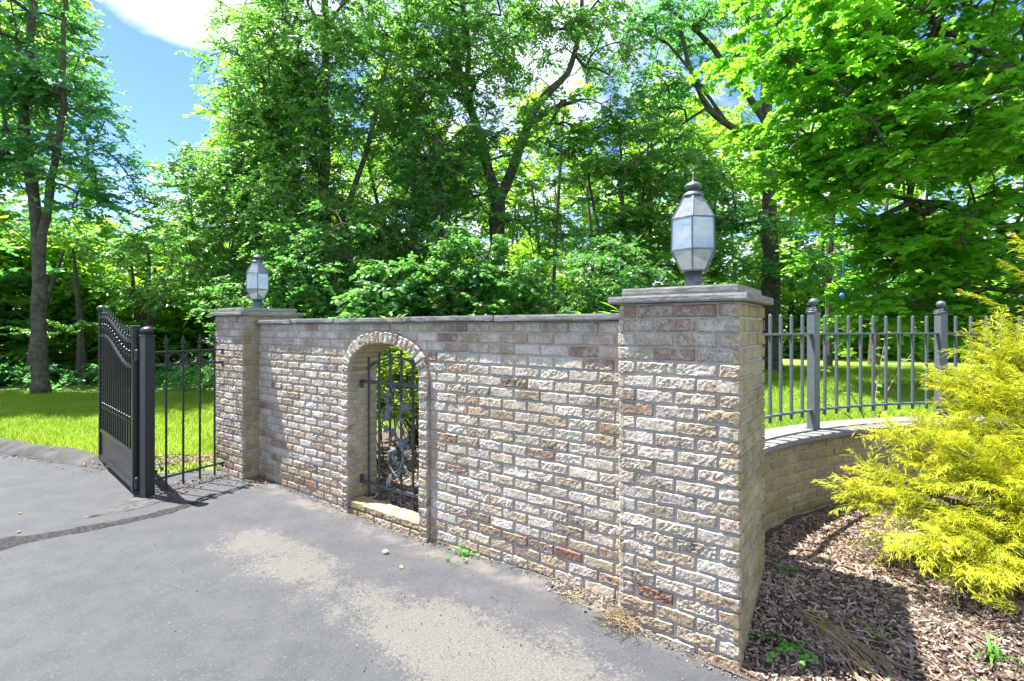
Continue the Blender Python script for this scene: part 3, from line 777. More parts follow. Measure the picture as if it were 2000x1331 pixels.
def gauss(x, c, w):
    d = math_(nt, 'DIVIDE', math_(nt, 'SUBTRACT', x, c), w); return math_(nt, 'EXPONENT', math_(nt, 'MULTIPLY', math_(nt, 'MULTIPLY', d, d), -1))
band = math_(nt, 'MULTIPLY', gauss(sT, .84, .42), math_(nt, 'MAXIMUM', gauss(sS, .35, 1.35), math_(nt, 'MULTIPLY', gauss(sS, 2.2, 1.0), .80)))
band2 = math_(nt, 'MULTIPLY', gauss(sT, 1.25, .22), math_(nt, 'MULTIPLY', gauss(sS, -.35, .9), .8))
bb = math_(nt, 'MAXIMUM', band, band2)
wv = math_(nt, 'ADD', math_(nt, 'MULTIPLY', bb, .40), math_(nt, 'ADD', math_(nt, 'MULTIPLY', nA, .50), math_(nt, 'ADD', math_(nt, 'MULTIPLY', nB, .34), math_(nt, 'MULTIPLY', nC_, .62))))
worn = ramp(nt, wv, [(.935, 0), (.98, .5), (1.10, 1)])
agg = ramp(nt, noise(nt, 170, 3, .7), [(.3, (.05, .049, .047)), (.5, (.104, .099, .089)), (.7, (.19, .18, .165))])
hc = N(nt, 'ShaderNodeTexVoronoi', feature='DISTANCE_TO_EDGE'); hc.inputs['Scale'].default_value = 3.1; nt.links.new(va_.outputs[0], hc.inputs['Vector'])
hcr = math_(nt, 'MULTIPLY', ramp(nt, hc.outputs['Distance'], [(.0, 1), (.012, 0)]), ramp(nt, noise(nt, 1.4, 3), [(.54, 0), (.64, .55)]))
base = mix(nt, ramp(nt, noise(nt, 4.5, 6, .7), [(.40, 0), (.62, .35)]), base, (.085, .087, .09))
base = mix(nt, hcr, base, (.02, .02, .022))
base = mix(nt, math_(nt, 'MULTIPLY', worn, .9), base, agg)
# pale dust against the foot of the wall
dust = math_(nt, 'MULTIPLY', gauss(sT, .10, .12), ramp(nt, noise(nt, 5, 6, .7), [(.42, 0), (.62, .75)]))
base = mix(nt, dust, base, (.15, .13, .115))
# fine cracks
vo = N(nt, 'ShaderNodeTexVoronoi', feature='DISTANCE_TO_EDGE'); vo.inputs['Scale'].default_value = .8
nw = N(nt, 'ShaderNodeTexNoise'); nw.inputs['Scale'].default_value = 2.5; nw.inputs['Detail'].default_value = 6; nt.links.new(pos(nt), nw.inputs['Vector'])
va = N(nt, 'ShaderNodeVectorMath', operation='MULTIPLY_ADD'); va.inputs[1].default_value = (.6, .6, .6); nt.links.new(nw.outputs['Color'], va.inputs[0]); nt.links.new(pos(nt), va.inputs[2]); nt.links.new(va.outputs[0], vo.inputs['Vector'])
crk = math_(nt, 'MULTIPLY', ramp(nt, vo.outputs['Distance'], [(.0, 1), (.006, 0)]), ramp(nt, noise(nt, .9, 2), [(.60, 0), (.66, .8)]))
base = mix(nt, crk, base, (.025, .025, .026))
link(nt, base, b, 'Base Color'); b.inputs['Roughness'].default_value = .8; b.inputs['Specular IOR Level'].default_value = .35
bump(nt, b, math_(nt, 'SUBTRACT', math_(nt, 'ADD', nF, math_(nt, 'MULTIPLY', nB, .6)), math_(nt, 'ADD', math_(nt, 'MULTIPLY', worn, .25), crk)), .55, .006)
mb = MB(); mb.add(Pm.reshape(-1, 3), Fd); tag(mb.build('driveway', M_asph, smooth=True), kind='structure')

# old joint between two asphalt pours: a broken raised strip
M_joint = simple('rough_asphalt', (.007, .007, .008), (.050, .050, .050), 34, .95, 1.0, .012, 45)
mb = MB()
jl = np.array([(-4.4, 3.16), (-3.62, 3.66), (-3.18, 3.98), (-2.95, 4.20), (-2.82, 4.45), (-2.80, 4.72)]); tt = np.linspace(0, len(jl) - 1, 220)
jx = np.interp(tt, range(len(jl)), jl[:, 0]); jy = np.interp(tt, range(len(jl)), jl[:, 1])
for _ in range(25): jx[1:-1] = (jx[:-2] + jx[2:]) / 2; jy[1:-1] = (jy[:-2] + jy[2:]) / 2
Q = np.stack([jx, jy, 0 * jx], -1); T = nrm(np.gradient(Q, axis=0)); Nn = np.stack([-T[:, 1], T[:, 0], 0 * jx], -1)
wd = .115 * np.clip(np.linspace(1.1, .3, 220), .3, 1) * (1 + .35 * fbm(Q * 6, 3, 3)); o = np.linspace(-1, 1, 13)
V = Q[:, None] + (o[None, :, None] * wd[:, None, None]) * Nn[:, None]
V[..., 2] = ground(V[..., 0], V[..., 1]) + .006 * (1 - o ** 4)[None] - .003 + fbm(V * 30, 8, 3) * .007 * (1 - o ** 2)[None] + .004 * (1 - o[None]**2)
i = np.arange(220 * 13).reshape(220, 13); mb.add(V.reshape(-1, 3), np.stack([i[:-1, :-1], i[1:, :-1], i[1:, 1:], i[:-1, 1:]], -1).reshape(-1, 4)[:, ::-1])
tag(mb.build('asphalt_joint_road', M_joint), kind='structure')
# pale worn concrete footing at the gate post
M_foot = simple('worn_concrete', (.035, .036, .038), (.105, .103, .10), 12, .95, .8, .01, 40)
mb = MB(); th = np.linspace(0, 2 * np.pi, 60, endpoint=False); rr = np.linspace(.02, 1, 12)
cx = A(-3.30, 4.50, 0); ax1 = nrm(PD * .8 - GD * .9); ax1 = nrm(A(.45, .9, 0)); ax2 = A(-ax1[1], ax1[0], 0)
V = cx + (rr[:, None, None] * (1 + .22 * fbm(np.stack([np.cos(th) * 2, np.sin(th) * 2, 0 * th], -1), 2, 3))[None, :, None]) * (np.cos(th)[None, :, None] * ax1 * .42 + np.sin(th)[None, :, None] * ax2 * .17)
V[..., 2] = .006 * (1 - rr ** 3)[:, None] + .0035 + fbm(V * 18, 6, 3) * .004 - .012 * (rr[:, None] > .99)
i = np.arange(12 * 60).reshape(12, 60); i2 = np.roll(i, -1, 1)
mb.add(V.reshape(-1, 3), np.concatenate([np.stack([i[:-1], i[1:], i2[1:], i2[:-1]], -1).reshape(-1, 4)])); mb.F.setdefault(60, []).append(np.array([list(i[0])])); mb.M.setdefault(60, []).append(np.zeros(1, np.int32))
tag(mb.build('footing_ground', M_foot), kind='structure')

# asphalt kerb
mb = MB(); kp = np.array(kk[:60]); T = nrm(np.gradient(kp, axis=0)); kn = np.stack([T[:, 1], -T[:, 0], 0 * T[:, 0]], -1)
kn[np.sum(kn * NO, 1) > 0] *= -1                         # away from the drive
fine = np.linspace(0, len(kp) - 1, 240); kpf = np.stack([np.interp(fine, range(len(kp)), kp[:, c]) for c in range(3)], -1); knf = nrm(np.stack([np.interp(fine, range(len(kp)), kn[:, c]) for c in range(3)], -1))
sec = [(-.02, -.03), (.0, .012), (.04, .045), (.10, .078), (.17, .092), (.25, .090), (.31, .07), (.36, .0)]
V = np.array([[p + n * o + Z * z for (o, z) in sec] for p, n in zip(kpf, knf)])
V = V + np.stack([fbm(V * 5, 1, 3), fbm(V * 5 + 4, 2, 3), fbm(V * 7, 3, 3)], -1) * A(.02, .02, .014)
tp = np.clip(np.arange(240) / 22, 0.05, 1)[:, None]; V[..., 2] *= tp
i = np.arange(240 * 8).reshape(240, 8); mb.add(V.reshape(-1, 3), np.stack([i[:-1, :-1], i[:-1, 1:], i[1:, 1:], i[1:, :-1]], -1).reshape(-1, 4))
M_kerb = simple('kerb_asphalt', (.035, .035, .036), (.085, .084, .082), 6, .95, .9, .012, 50)
tag(mb.build('kerb', M_kerb, smooth=True), kind='structure')

# lawn: one sheet to the horizon
kpf_ = kpf[::3]
def pip(x, y, poly):
    ins = np.zeros(x.shape, bool); n = len(poly)
    for i in range(n):
        x1, y1 = poly[i][:2]; x2, y2 = poly[(i + 1) % n][:2]
        c = ((y1 > y) != (y2 > y)) & (x < (x2 - x1) * (y - y1) / (y2 - y1 + 1e-12) + x1); ins ^= c
    return ins
drive_poly = np.concatenate([edge[::2] - NO * -.05, (edge[::-6] + 16 * NO)])
def sstep(a, b_, x): t = np.clip((x - a) / (b_ - a), 0, 1); return t * t * (3 - 2 * t)
def lawn_z(x, y):
    x = np.asarray(x, float); y = np.asarray(y, float)
    rr = np.hypot(x - CC[0], y - CC[1]) - CR
    z = .045 + .30 * sstep(.7, 2.2, x) * sstep(3.0, 4.2, y + .0 * x) * sstep(-.02, .12, np.where(y > 2.2, rr, -1))
    z = z + .02 * vnoise(np.stack([x * .5, y * .5, 0 * x], -1), 3)
    return z
gx = np.concatenate([np.linspace(-400, -30, 10), np.linspace(-28, -14, 15), np.linspace(-13.5, 9, 181), np.linspace(9.5, 25, 24), np.linspace(30, 400, 10)])
gy = np.concatenate([np.linspace(-400, -20, 8), np.linspace(-18, 1, 12), np.linspace(1.5, 14, 126), np.linspace(14.5, 40, 30), np.linspace(50, 500, 10)])
X, Y = np.meshgrid(gx, gy, indexing='ij'); Zl = lawn_z(X, Y)
rr_ = np.hypot(X - CC[0], Y - CC[1]) - CR
t_ = (X - W0[0]) * NO[0] + (Y - W0[1]) * NO[1]
Zl = np.where(pip(X, Y, drive_poly), -.16, Zl)
kd_ = np.min(np.hypot(X[..., None] - kpf_[None, None, :, 0], Y[..., None] - kpf_[None, None, :, 1]), axis=-1)
Zl = np.where(kd_ < .2, -.16, Zl)
s_l = (X - W0[0]) * U[0] + (Y - W0[1]) * U[1]
Zl = np.where((t_ < .6) & (t_ > -2.15) & (s_l > -1.0) & (s_l < 4.5), -.16, Zl)
Zl = np.where((rr_ < .0) & (X > .3) & (Y > .5) & (t_ < .4), -.12, Zl)
V = np.stack([X, Y, Zl], -1); i = np.arange(X.size).reshape(X.shape)
m, nt, b = mat('lawn_soil'); M_lawn = m
n1 = noise(nt, 1.3, 4); n2 = noise(nt, 60, 4, .7)
col = mix(nt, ramp(nt, n2, [(.35, 0), (.65, 1)]), ramp(nt, n1, [(.3, (.10, .19, .02)), (.7, (.15, .24, .03))]), (.20, .28, .05))
link(nt, col, b, 'Base Color'); b.inputs['Roughness'].default_value = .9; bump(nt, b, n2, .8, .03)
mb = MB(); mb.add(V.reshape(-1, 3), np.stack([i[:-1, :-1], i[1:, :-1], i[1:, 1:], i[:-1, 1:]], -1).reshape(-1, 4)); tag(mb.build('lawn', M_lawn, smooth=True), kind='structure')

# mulch beds
def mulch_z(x, y):
    t = (np.asarray(x) - PF[0]) * -NO[0] + (np.asarray(y) - PF[1]) * -NO[1]
    a = (np.asarray(x) - PF[0]) * -U[0] + (np.asarray(y) - PF[1]) * -U[1]
    return -.012 - .05 * np.exp(-((a - .62) / .5) ** 2 - (t / .25) ** 2) + .175 * sstep(-.03, .62, t) + .05 * sstep(.7, 3, t)
m, nt, b = mat('mulch_soil'); M_mulch = m
n1 = noise(nt, 60, 6, .75); n2 = noise(nt, 5, 4)
col = ramp(nt, n1, [(.3, (.04, .03, .024)), (.55, (.12, .085, .065)), (.75, (.27, .20, .15))])
link(nt, col, b, 'Base Color'); b.inputs['Roughness'].default_value = .95; bump(nt, b, n1, 1.0, .02)
mb = MB(); aa = np.linspace(.0, 6.5, 90); bbv = np.linspace(-.03, 3.3, 56)
a_, b2 = np.meshgrid(aa, bbv, indexing='ij')
P = (PF - U * PW)[None, None] + U * .25 - a_[..., None] * U - b2[..., None] * NO
P[..., 2] = mulch_z(P[..., 0], P[..., 1]) + fbm(P * 4, 5, 3) * .012
i = np.arange(a_.size).reshape(a_.shape); inside = (np.hypot(P[..., 0] - CC[0], P[..., 1] - CC[1]) < CR + .1)
F = np.stack([i[:-1, :-1], i[1:, :-1], i[1:, 1:], i[:-1, 1:]], -1).reshape(-1, 4); F = F[inside.ravel()[F].all(1)][:, ::-1]
mb.add(P.reshape(-1, 3), F); tag(mb.build('mulch_bed_ground', M_mulch, smooth=True), kind='structure')
mb = MB(); ss, t2 = np.meshgrid(np.linspace(-.3, 4.6, 50), np.linspace(.12, 2.3, 26), indexing='ij')
P = W0 + ss[..., None] * U - t2[..., None] * NO; P[..., 2] = .055 + .03 * sstep(.2, 1, t2) + fbm(P * 4, 6, 3) * .012
i = np.arange(ss.size).reshape(ss.shape); mb.add(P.reshape(-1, 3), np.stack([i[:-1, :-1], i[1:, :-1], i[1:, 1:], i[:-1, 1:]], -1).reshape(-1, 4)[:, ::-1])
tag(mb.build('planting_bed_ground', M_mulch, smooth=True), kind='structure')
# wood chips
m, nt, b = mat('wood_chip'); M_chip = m
col = ramp(nt, attr(nt, 'rnd'), [(0, (.05, .038, .032)), (.35, (.15, .108, .08)), (.7, (.30, .22, .165)), (.93, (.46, .36, .27)), (1, (.48, .25, .13))])
link(nt, col, b, 'Base Color'); b.inputs['Roughness'].default_value = .85
def chips(mb, x, y, z, n, smin=.012, smax=.05, up=.55, dark=1.0, wm=1.0):
    L = smin + (smax - smin) * RNG.random(n) ** 2.2; Wd = wm * L * (.12 + .3 * RNG.random(n)); a = RNG.random(n) * 6.283
    D = np.stack([np.cos(a), np.sin(a), RNG.normal(0, .35, n)], -1); D = nrm(D); S = nrm(np.cross(D, np.stack([RNG.normal(0, .4, n), RNG.normal(0, .4, n), np.ones(n)], -1))); T = np.cross(D, S)
    c = np.stack([x, y, z + .004 + RNG.random(n) * .010], -1)
    h = (.002 + .003 * RNG.random(n))[:, None]
    tl = (.3 + .7 * RNG.random(n))[:, None]
    top = [c - D * L[:, None] / 2 - S * Wd[:, None] / 2 * tl, c + D * L[:, None] / 2 - S * Wd[:, None] / 2, c + D * L[:, None] * .46 + S * Wd[:, None] / 2 * tl, c - D * L[:, None] / 2 + S * Wd[:, None] / 2]
    V = np.stack([p + T * h for p in top] + [p - T * h for p in top], 1)
    base = np.arange(n)[:, None, None] * 8
    F = base + np.array([[3, 2, 1, 0], [4, 5, 6, 7], [0, 1, 5, 4], [1, 2, 6, 5], [2, 3, 7, 6], [3, 0, 4, 7]])[None]
    mb.add(V.reshape(-1, 3), F.reshape(-1, 4)[:, ::-1], rnd=np.repeat(np.clip(RNG.random(n) * dark, 0, 1), 8))
mb = MB(); n = 52000
a_ = RNG.random(n) ** 1.3 * 3.6 - .05; b2 = RNG.random(n) * 2.6 + .0
P = (PF - U * PW)[None] - a_[:, None] * U - b2[:, None] * NO
ok = np.hypot(P[:, 0] - CC[0], P[:, 1] - CC[1]) < CR - .17; P = P[ok]
chips(mb, P[:, 0], P[:, 1], mulch_z(P[:, 0], P[:, 1]), len(P), .007, .044)
n = 2600; a_ = RNG.random(n) ** 1.3 * 3.4 - .05; b2 = RNG.random(n) * 2.5
P = (PF - U * PW)[None] - a_[:, None] * U - b2[:, None] * NO; P = P[np.hypot(P[:, 0] - CC[0], P[:, 1] - CC[1]) < CR - .17]; P[:, 2] = mulch_z(P[:, 0], P[:, 1]) + .003
_n0 = mb.n; chips(mb, P[:, 0], P[:, 1], P[:, 2], len(P), .03, .11, wm=.32)
n = 9000; s_ = RNG.random(n) * 2.2 + 1.0; t2 = .14 + RNG.random(n) * 1.9
P = W0 + s_[:, None] * U - t2[:, None] * NO
chips(mb, P[:, 0], P[:, 1], .055 + .03 * sstep(.2, 1, t2), n, .012, .06)
n = 1500; P = A(-3.75, 5.72, 0) + RNG.normal(0, 1, (n, 1)) * A(.33, .05, 0) + RNG.normal(0, 1, (n, 1)) * A(.05, .16, 0)
chips(mb, P[:, 0], P[:, 1], .05 + 0 * P[:, 0], n, .012, .05)
tag(mb.build('mulch_chips', M_chip), kind='stuff', label='loose bark mulch chips covering the planting beds', cat='mulch')

m, nt, b = mat('grit'); M_grit = m
link(nt, ramp(nt, attr(nt, 'rnd'), [(0, (.05, .048, .045)), (.5, (.16, .145, .125)), (.85, (.27, .235, .19)), (1, (.38, .27, .17))]), b, 'Base Color'); b.inputs['Roughness'].default_value = .9
mbq = MB()
def grit(n, s0, s1, t0, tw, smin, smax):
    s_ = RNG.uniform(s0, s1, n); t_g = t0 + np.abs(RNG.normal(0, tw, n)); P = W0 + s_[:, None] * U + t_g[:, None] * NO
    chips(mbq, P[:, 0], P[:, 1], ground(P[:, 0], P[:, 1]) - .003, n, smin, smax)
grit(1000, 0, WL, .012, .03, .003, .012); grit(420, .0, .5, .02, .06, .005, .035); grit(300, -.62, 0, PRO + .01, .03, .003, .014); grit(260, WL - .3, WL, .02, .12, .006, .03)
n = 500; s_ = RNG.normal(.3, 1.2, n); t_g = RNG.normal(.9, .45, n); P = W0 + s_[:, None] * U + np.maximum(t_g, .2)[:, None] * NO; chips(mbq, P[:, 0], P[:, 1], ground(P[:, 0], P[:, 1]) - .003, n, .003, .009)
n = 420; k_ = RNG.integers(20, 150, n); P = kpf[k_] + knf[k_] * (-.03 + RNG.normal(0, .05, n))[:, None]; chips(mbq, P[:, 0], P[:, 1], 0 * P[:, 0], n, .01, .05)
n = 500; P = GP + PD * RNG.uniform(0, .8, (n, 1)) + PN * RNG.normal(.02, .10, (n, 1)); chips(mbq, P[:, 0], P[:, 1], 0 * P[:, 0] + .002, n, .005, .03)
tag(mbq.build('grit', M_grit), kind='stuff', label='loose grit and crumbs lying along the wall foot and kerb', cat='grit')

# ------------------------------------------------------------------ foliage materials
def leaf_mat(name, c_dark, c_light, trans, tmix=.42, rough=.42, spec=.45, yellow=None):
    m, nt, b = mat(name); r = attr(nt, 'rnd')
    st = [(0, c_dark), (.75, c_light)] + ([(.97, yellow)] if yellow else [])
    link(nt, ramp(nt, r, st), b, 'Base Color'); b.inputs['Roughness'].default_value = rough; b.inputs['Specular IOR Level'].default_value = spec
    t = N(nt, 'ShaderNodeBsdfTranslucent'); nt.links.new(ramp(nt, r, [(0, tuple(x * .7 for x in trans)), (1, trans)]), t.inputs[0])
    mx = N(nt, 'ShaderNodeMixShader'); mx.inputs[0].default_value = tmix
    nt.links.new(b.outputs[0], mx.inputs[1]); nt.links.new(t.outputs[0], mx.inputs[2]); nt.links.new(mx.outputs[0], nt.nodes['Material Output'].inputs['Surface'])
    return m
M_oak = leaf_mat('oak_leaf', (.055, .145, .032), (.12, .26, .060), (.27, .64, .09), .46, .30, .6, yellow=(.22, .34, .07))
M_teal = leaf_mat('cool_leaf', (.045, .145, .060), (.09, .25, .095), (.22, .64, .13), .5, .34, .5, yellow=(.14, .30, .08))
M_bright = leaf_mat('bright_leaf', (.070, .18, .020), (.14, .30, .04), (.38, .80, .06), .52, .34, .5, yellow=(.25, .40, .05))
M_maple = leaf_mat('maple_leaf', (.060, .18, .014), (.13, .30, .028), (.32, .80, .05), .52, .34, .5, yellow=(.25, .40, .04))
M_far = leaf_mat('far_leaf', (.08, .19, .025), (.16, .31, .045), (.50, .84, .06), .5, .4, .4, yellow=(.26, .40, .05))
M_shrub = leaf_mat('shrub_leaf', (.034, .12, .036), (.075, .20, .055), (.20, .52, .08), .44, .34, .5, yellow=(.12, .26, .06))
M_grass = leaf_mat('grass_blade', (.11, .24, .012), (.25, .38, .040), (.50, .68, .07), .45, .5, .3, yellow=(.36, .42, .08))
M_rhodo = leaf_mat('long_leaf', (.09, .20, .02), (.22, .36, .05), (.44, .62, .06), .45, .35, yellow=(.46, .46, .06))
M_weed = leaf_mat('weed_leaf', (.06, .22, .03), (.13, .36, .05), (.2, .5, .05), .4)
M_dry = leaf_mat('dry_grass', (.20, .15, .08), (.36, .28, .16), (.3, .22, .11), .3, .6, .2)
M_cyp = leaf_mat('golden_thread', (.06, .15, .012), (.47, .49, .018), (.58, .60, .025), .34, .5, .3, yellow=(.70, .66, .07))
M_fl = simple('orange_flower', (.55, .13, .03), (.80, .26, .06), 60, .7, 0)
M_deadleaf = leaf_mat('fallen_leaf', (.30, .16, .07), (.45, .30, .14), (.4, .25, .1), .25, .6, .2)

# ------------------------------------------------------------------ trees
def leaf_shape(kind):
    if kind == 'maple':
        pts = [(0, 0), (.16, -.30), (.10, -.52), (.34, -.34), (.50, -.50), (.58, -.22), (.80, -.20), (1.0, 0), (.80, .20), (.58, .22), (.50, .50), (.34, .34), (.10, .52), (.16, .30)]
        P = [(x, y, -.22 * abs(y) - .10 * x * x) for x, y in pts] + [(.34, 0, .02)]
        n = len(pts); F = [[i, (i + 1) % n, n] for i in range(n)]
        return np.array(P), np.array(F)
    if kind == 'oak':
        P = [(0, 0, 0), (.32, -.26, -.07), (.70, -.24, -.11), (1, 0, -.16), (.70, .24, -.11), (.32, .26, -.07), (.5, 0, 0)]
        return np.array(P, float), np.array([[0, 1, 6], [1, 2, 6], [2, 3, 6], [3, 4, 6], [4, 5, 6], [5, 0, 6]])
    if kind == 'long':
        P = [(0, 0, 0), (.3, -.10, .0), (.7, -.10, -.05), (1, 0, -.16), (.7, .10, -.05), (.3, .10, .0), (.5, 0, -.05)]
        return np.array(P, float), np.array([[0, 1, 6], [1, 2, 6], [2, 3, 6], [3, 4, 6], [4, 5, 6], [5, 0, 6]])
    P = [(0, 0, 0), (.45, -.27, -.08), (1, 0, -.10), (.45, .27, -.08)]
    return np.array(P, float), np.array([[0, 1, 2], [0, 2, 3]])

def frames(D, Nn):
    D = nrm(D); Y = nrm(np.cross(Nn, D)); Zz = np.cross(D, Y); return np.stack([D, Y, Zz], -2)   # rows: x, y, z axes

def spray(seed, kind, ntw=7, nl=16, L=.55, size=.11, flat=.5, droop=.25, upn=.75):
    """a spray of twigs with leaves, pointing along +x; returns leaf vertices, faces, rnd and twig polylines"""
    r = np.random.default_rng(seed); B = []; D = []; NN = []; tw = []
    for t in range(ntw):
        az = r.uniform(-1.5, 1.5) if t else 0; el = r.normal(.1, flat); l = L * r.uniform(.6, 1.1)
        d = A(math.cos(az) * math.cos(el), math.sin(az) * math.cos(el), math.sin(el)); st = A(-.1 + .25 * r.random(), 0, 0)
        q = np.linspace(0, 1, 5)[:, None]; line = st + d * l * q + A(0, 0, -droop * l) * q ** 2; tw.append(line)
        k = nl; f = np.linspace(.15, 1, k); p = st + d * l * f[:, None] + A(0, 0, -droop * l) * (f ** 2)[:, None]
        sgn = np.where(np.arange(k) % 2, 1, -1); ang = az + sgn * r.uniform(.4, 1.3, k)
        ld = np.stack([np.cos(ang), np.sin(ang), r.normal(-.25, .35, k)], -1)
        B.append(p); D.append(ld); NN.append(np.stack([r.normal(0, .5, k), r.normal(0, .5, k), np.full(k, upn)], -1))
    B = np.concatenate(B); D = np.concatenate(D); NN = np.concatenate(NN); n = len(B)
    lv, lf = leaf_shape(kind); sz = size * r.uniform(.65, 1.2, n)
    Fm = frames(D, NN)
    V = B[:, None] + np.einsum('vk,nkj->nvj', lv, Fm) * sz[:, None, None]
    F = np.arange(n)[:, None, None] * len(lv) + lf[None]
    return V.reshape(-1, 3), F.reshape(-1, lf.shape[1]), np.repeat(r.random(n), len(lv)), tw

def resample(P, step=.3):
    P = np.asarray(P, float); s = np.concatenate([[0], np.cumsum(np.linalg.norm(np.diff(P, axis=0), axis=1))]); n = max(2, int(s[-1] / step) + 1)
    t = np.linspace(0, s[-1], n)
    Q = np.stack([np.interp(t, s, P[:, c]) for c in range(3)], -1)
    for _ in range(2): Q[1:-1] = (Q[:-2] + Q[2:] + 2 * Q[1:-1]) / 4
    return Q

def tree(name, label, cat, base, stems, blobs, leafmat, bark, seed, kind='plain', size=.11, templ=None, group=None, scale=(.8, 1.25), twigs=True, flare=1.6, sprayargs=None, rbias=2.0, lift=.12, vines=0, tint=0.0):
    """stems: [(polyline in metres from the base, r0, r1)], blobs: [(centre, radii, count)] in the same frame"""
    r = np.random.default_rng(seed); base = np.array(base, float)
    root = empty(name, tuple(base), label, cat, group)
    sa = dict(kind=kind, size=size); sa.update(sprayargs or {})
    T = [spray(seed * 31 + i, **sa) for i in range(4)]
    cl = []
    for c, ra, n in blobs:
        d = nrm(r.normal(size=(n, 3))); q = r.random((n, 1)) ** (1 / rbias)
        cl.append(np.array(c) + d * q * np.array(ra))
    cl = np.concatenate(cl)
    nodes = []; rads = []; tmb = MB()
    for si, (pl, r0, r1) in enumerate(stems):
        Q = resample(pl, .3); L = len(Q); rr = np.linspace(r0, r1, L)
        Q[1:-1, :2] += r.normal(0, .012, (L - 2, 2))
        if Q[0][2] < .3: rr = rr * (1 + (flare - 1) * np.exp(-Q[:, 2] / .35)); Q[0][2] -= .25
        tube(tmb, Q, rr * (1 + .06 * r.normal(size=L)), 10, cap=True)
        nodes += list(Q[1:]); rads += list(rr[1:])
    nodes = [np.array(x) for x in nodes]; ns = len(nodes)
    d0 = np.min(np.linalg.norm(cl[:, None] - np.array(nodes)[None], axis=2), axis=1); order = np.argsort(d0)
    NP = np.zeros((ns + len(cl) * 14, 3)); NP[:ns] = nodes; par = np.full(len(NP), -1); cnt = ns; paths = []; outd = np.zeros((len(cl), 3))
    for ci in order:
        c = cl[ci]; v = c - NP[:cnt]; dist = np.linalg.norm(v, axis=1)
        cost = dist + .55 * np.maximum(0, NP[:cnt, 2] - c[2] + .15) + .25 * (np.arange(cnt) < ns)
        j = int(np.argmin(cost)); p0 = NP[j].copy(); L = dist[j]; m_ = int(min(12, max(2, L / .4)))
        q = np.linspace(0, 1, m_ + 1)[1:, None]; side = r.normal(0, .10, 3) * L
        P = p0 + (c - p0) * q + (side + A(0, 0, lift * L)) * np.sin(np.pi * q) * 1.0
        ids = [j]
        for p in P: NP[cnt] = p; par[cnt] = ids[-1]; ids.append(cnt); cnt += 1
        paths.append(ids); dd = P[-1] - (P[-2] if len(P) > 1 else p0); outd[ci] = dd
    w = np.zeros(cnt)
    for ids in paths: w[ids[-1]] += 1
    for k in range(cnt - 1, ns - 1, -1):
        if par[k] >= 0: w[par[k]] += w[k]
    R = .0085 * np.maximum(w, 1) ** .5 + .003
    for k in range(ns): R[k] = rads[k]
    for ids in paths:
        rr = R[ids].copy(); rr[0] = min(rr[0] * .8, rr[1] * 1.25)
        tube(tmb, NP[ids], rr, 6 if rr.max() > .025 else 4, cap=False)
    lm = MB(); 
    for ci in range(len(cl)):
        V, F, rd, tw = T[r.integers(len(T))]
        a = math.atan2(outd[ci][1], outd[ci][0]) + r.normal(0, .4); s = r.uniform(*scale); tl = r.normal(0, .25)
        ca, sa_ = math.cos(a), math.sin(a); ct_, st_ = math.cos(tl), math.sin(tl)
        Mx = np.array([[ca, -sa_, 0], [sa_, ca, 0], [0, 0, 1]]) @ np.array([[ct_, 0, st_], [0, 1, 0], [-st_, 0, ct_]]) * s
        lm.add(V @ Mx.T + cl[ci] + base, F, rnd=np.clip(.45 * rd + .55 * r.random() + tint, 0, 1))
        if twigs:
            for line in tw[:5]: tube(tmb, (line @ Mx.T) + cl[ci], [.006, .005, .004, .003, .002], 3, cap=False)
    if vines:
        for k in range(vines):
            q = NP[r.integers(0, ns)]; 
            if q[2] > 5.5: continue
            V, F, rd, tw = T[r.integers(len(T))]; a = r.random() * 6.28; Mx = np.array([[math.cos(a), -math.sin(a), 0], [math.sin(a), math.cos(a), 0], [0, 0, 1]]) * .45
            lm.add(V @ Mx.T + q + A(math.cos(a), math.sin(a), 0) * .16 + base, F, rnd=np.clip(rd * .5, 0, 1))
    tmb.V = [v + base for v in tmb.V]
    tmb.build('trunk', bark, root, True)
    lm.build('crown', leafmat, root)
    return root

# left: tall tree whose trunk forks into two stems
tree('oak_tree', 'tall cool green tree with a forked trunk at the lawn edge left of the gate', 'tree', (-10.55, 11.3, .03),
     [([(0, 0, 0), (-.05, 0, 1.5), (-.02, 0, 3.2), (-.28, .1, 4.6), (-.5, .1, 6.2), (-.35, .2, 9), (-.2, .2, 12)], .15, .045), ([(-.02, 0, 3.0), (.10, -.05, 3.8), (.36, -.1, 4.9), (.6, -.1, 6.4), (.5, 0, 8.5), (.6, .1, 10.4)], .09, .03)],
     [((-1.35, 0, 8.4), (2.0, 2.0, 3.2), 120), ((.55, -.2, 6.8), (1.3, 1.1, 1.0), 34), ((-1.2, 0, 11), (2.1, 2.1, 2.0), 56), ((-2.0, -.3, 5.0), (1.6, 1.2, 1.7), 40), ((.9, 0, 5.0), (1.2, 1.0, .9), 24), ((-.2, -.4, 5.6), (1.5, .8, 1.3), 24)], M_teal, M_bark, 11, 'plain', 0.109, sprayargs=dict(ntw=8, nl=17, L=.62))
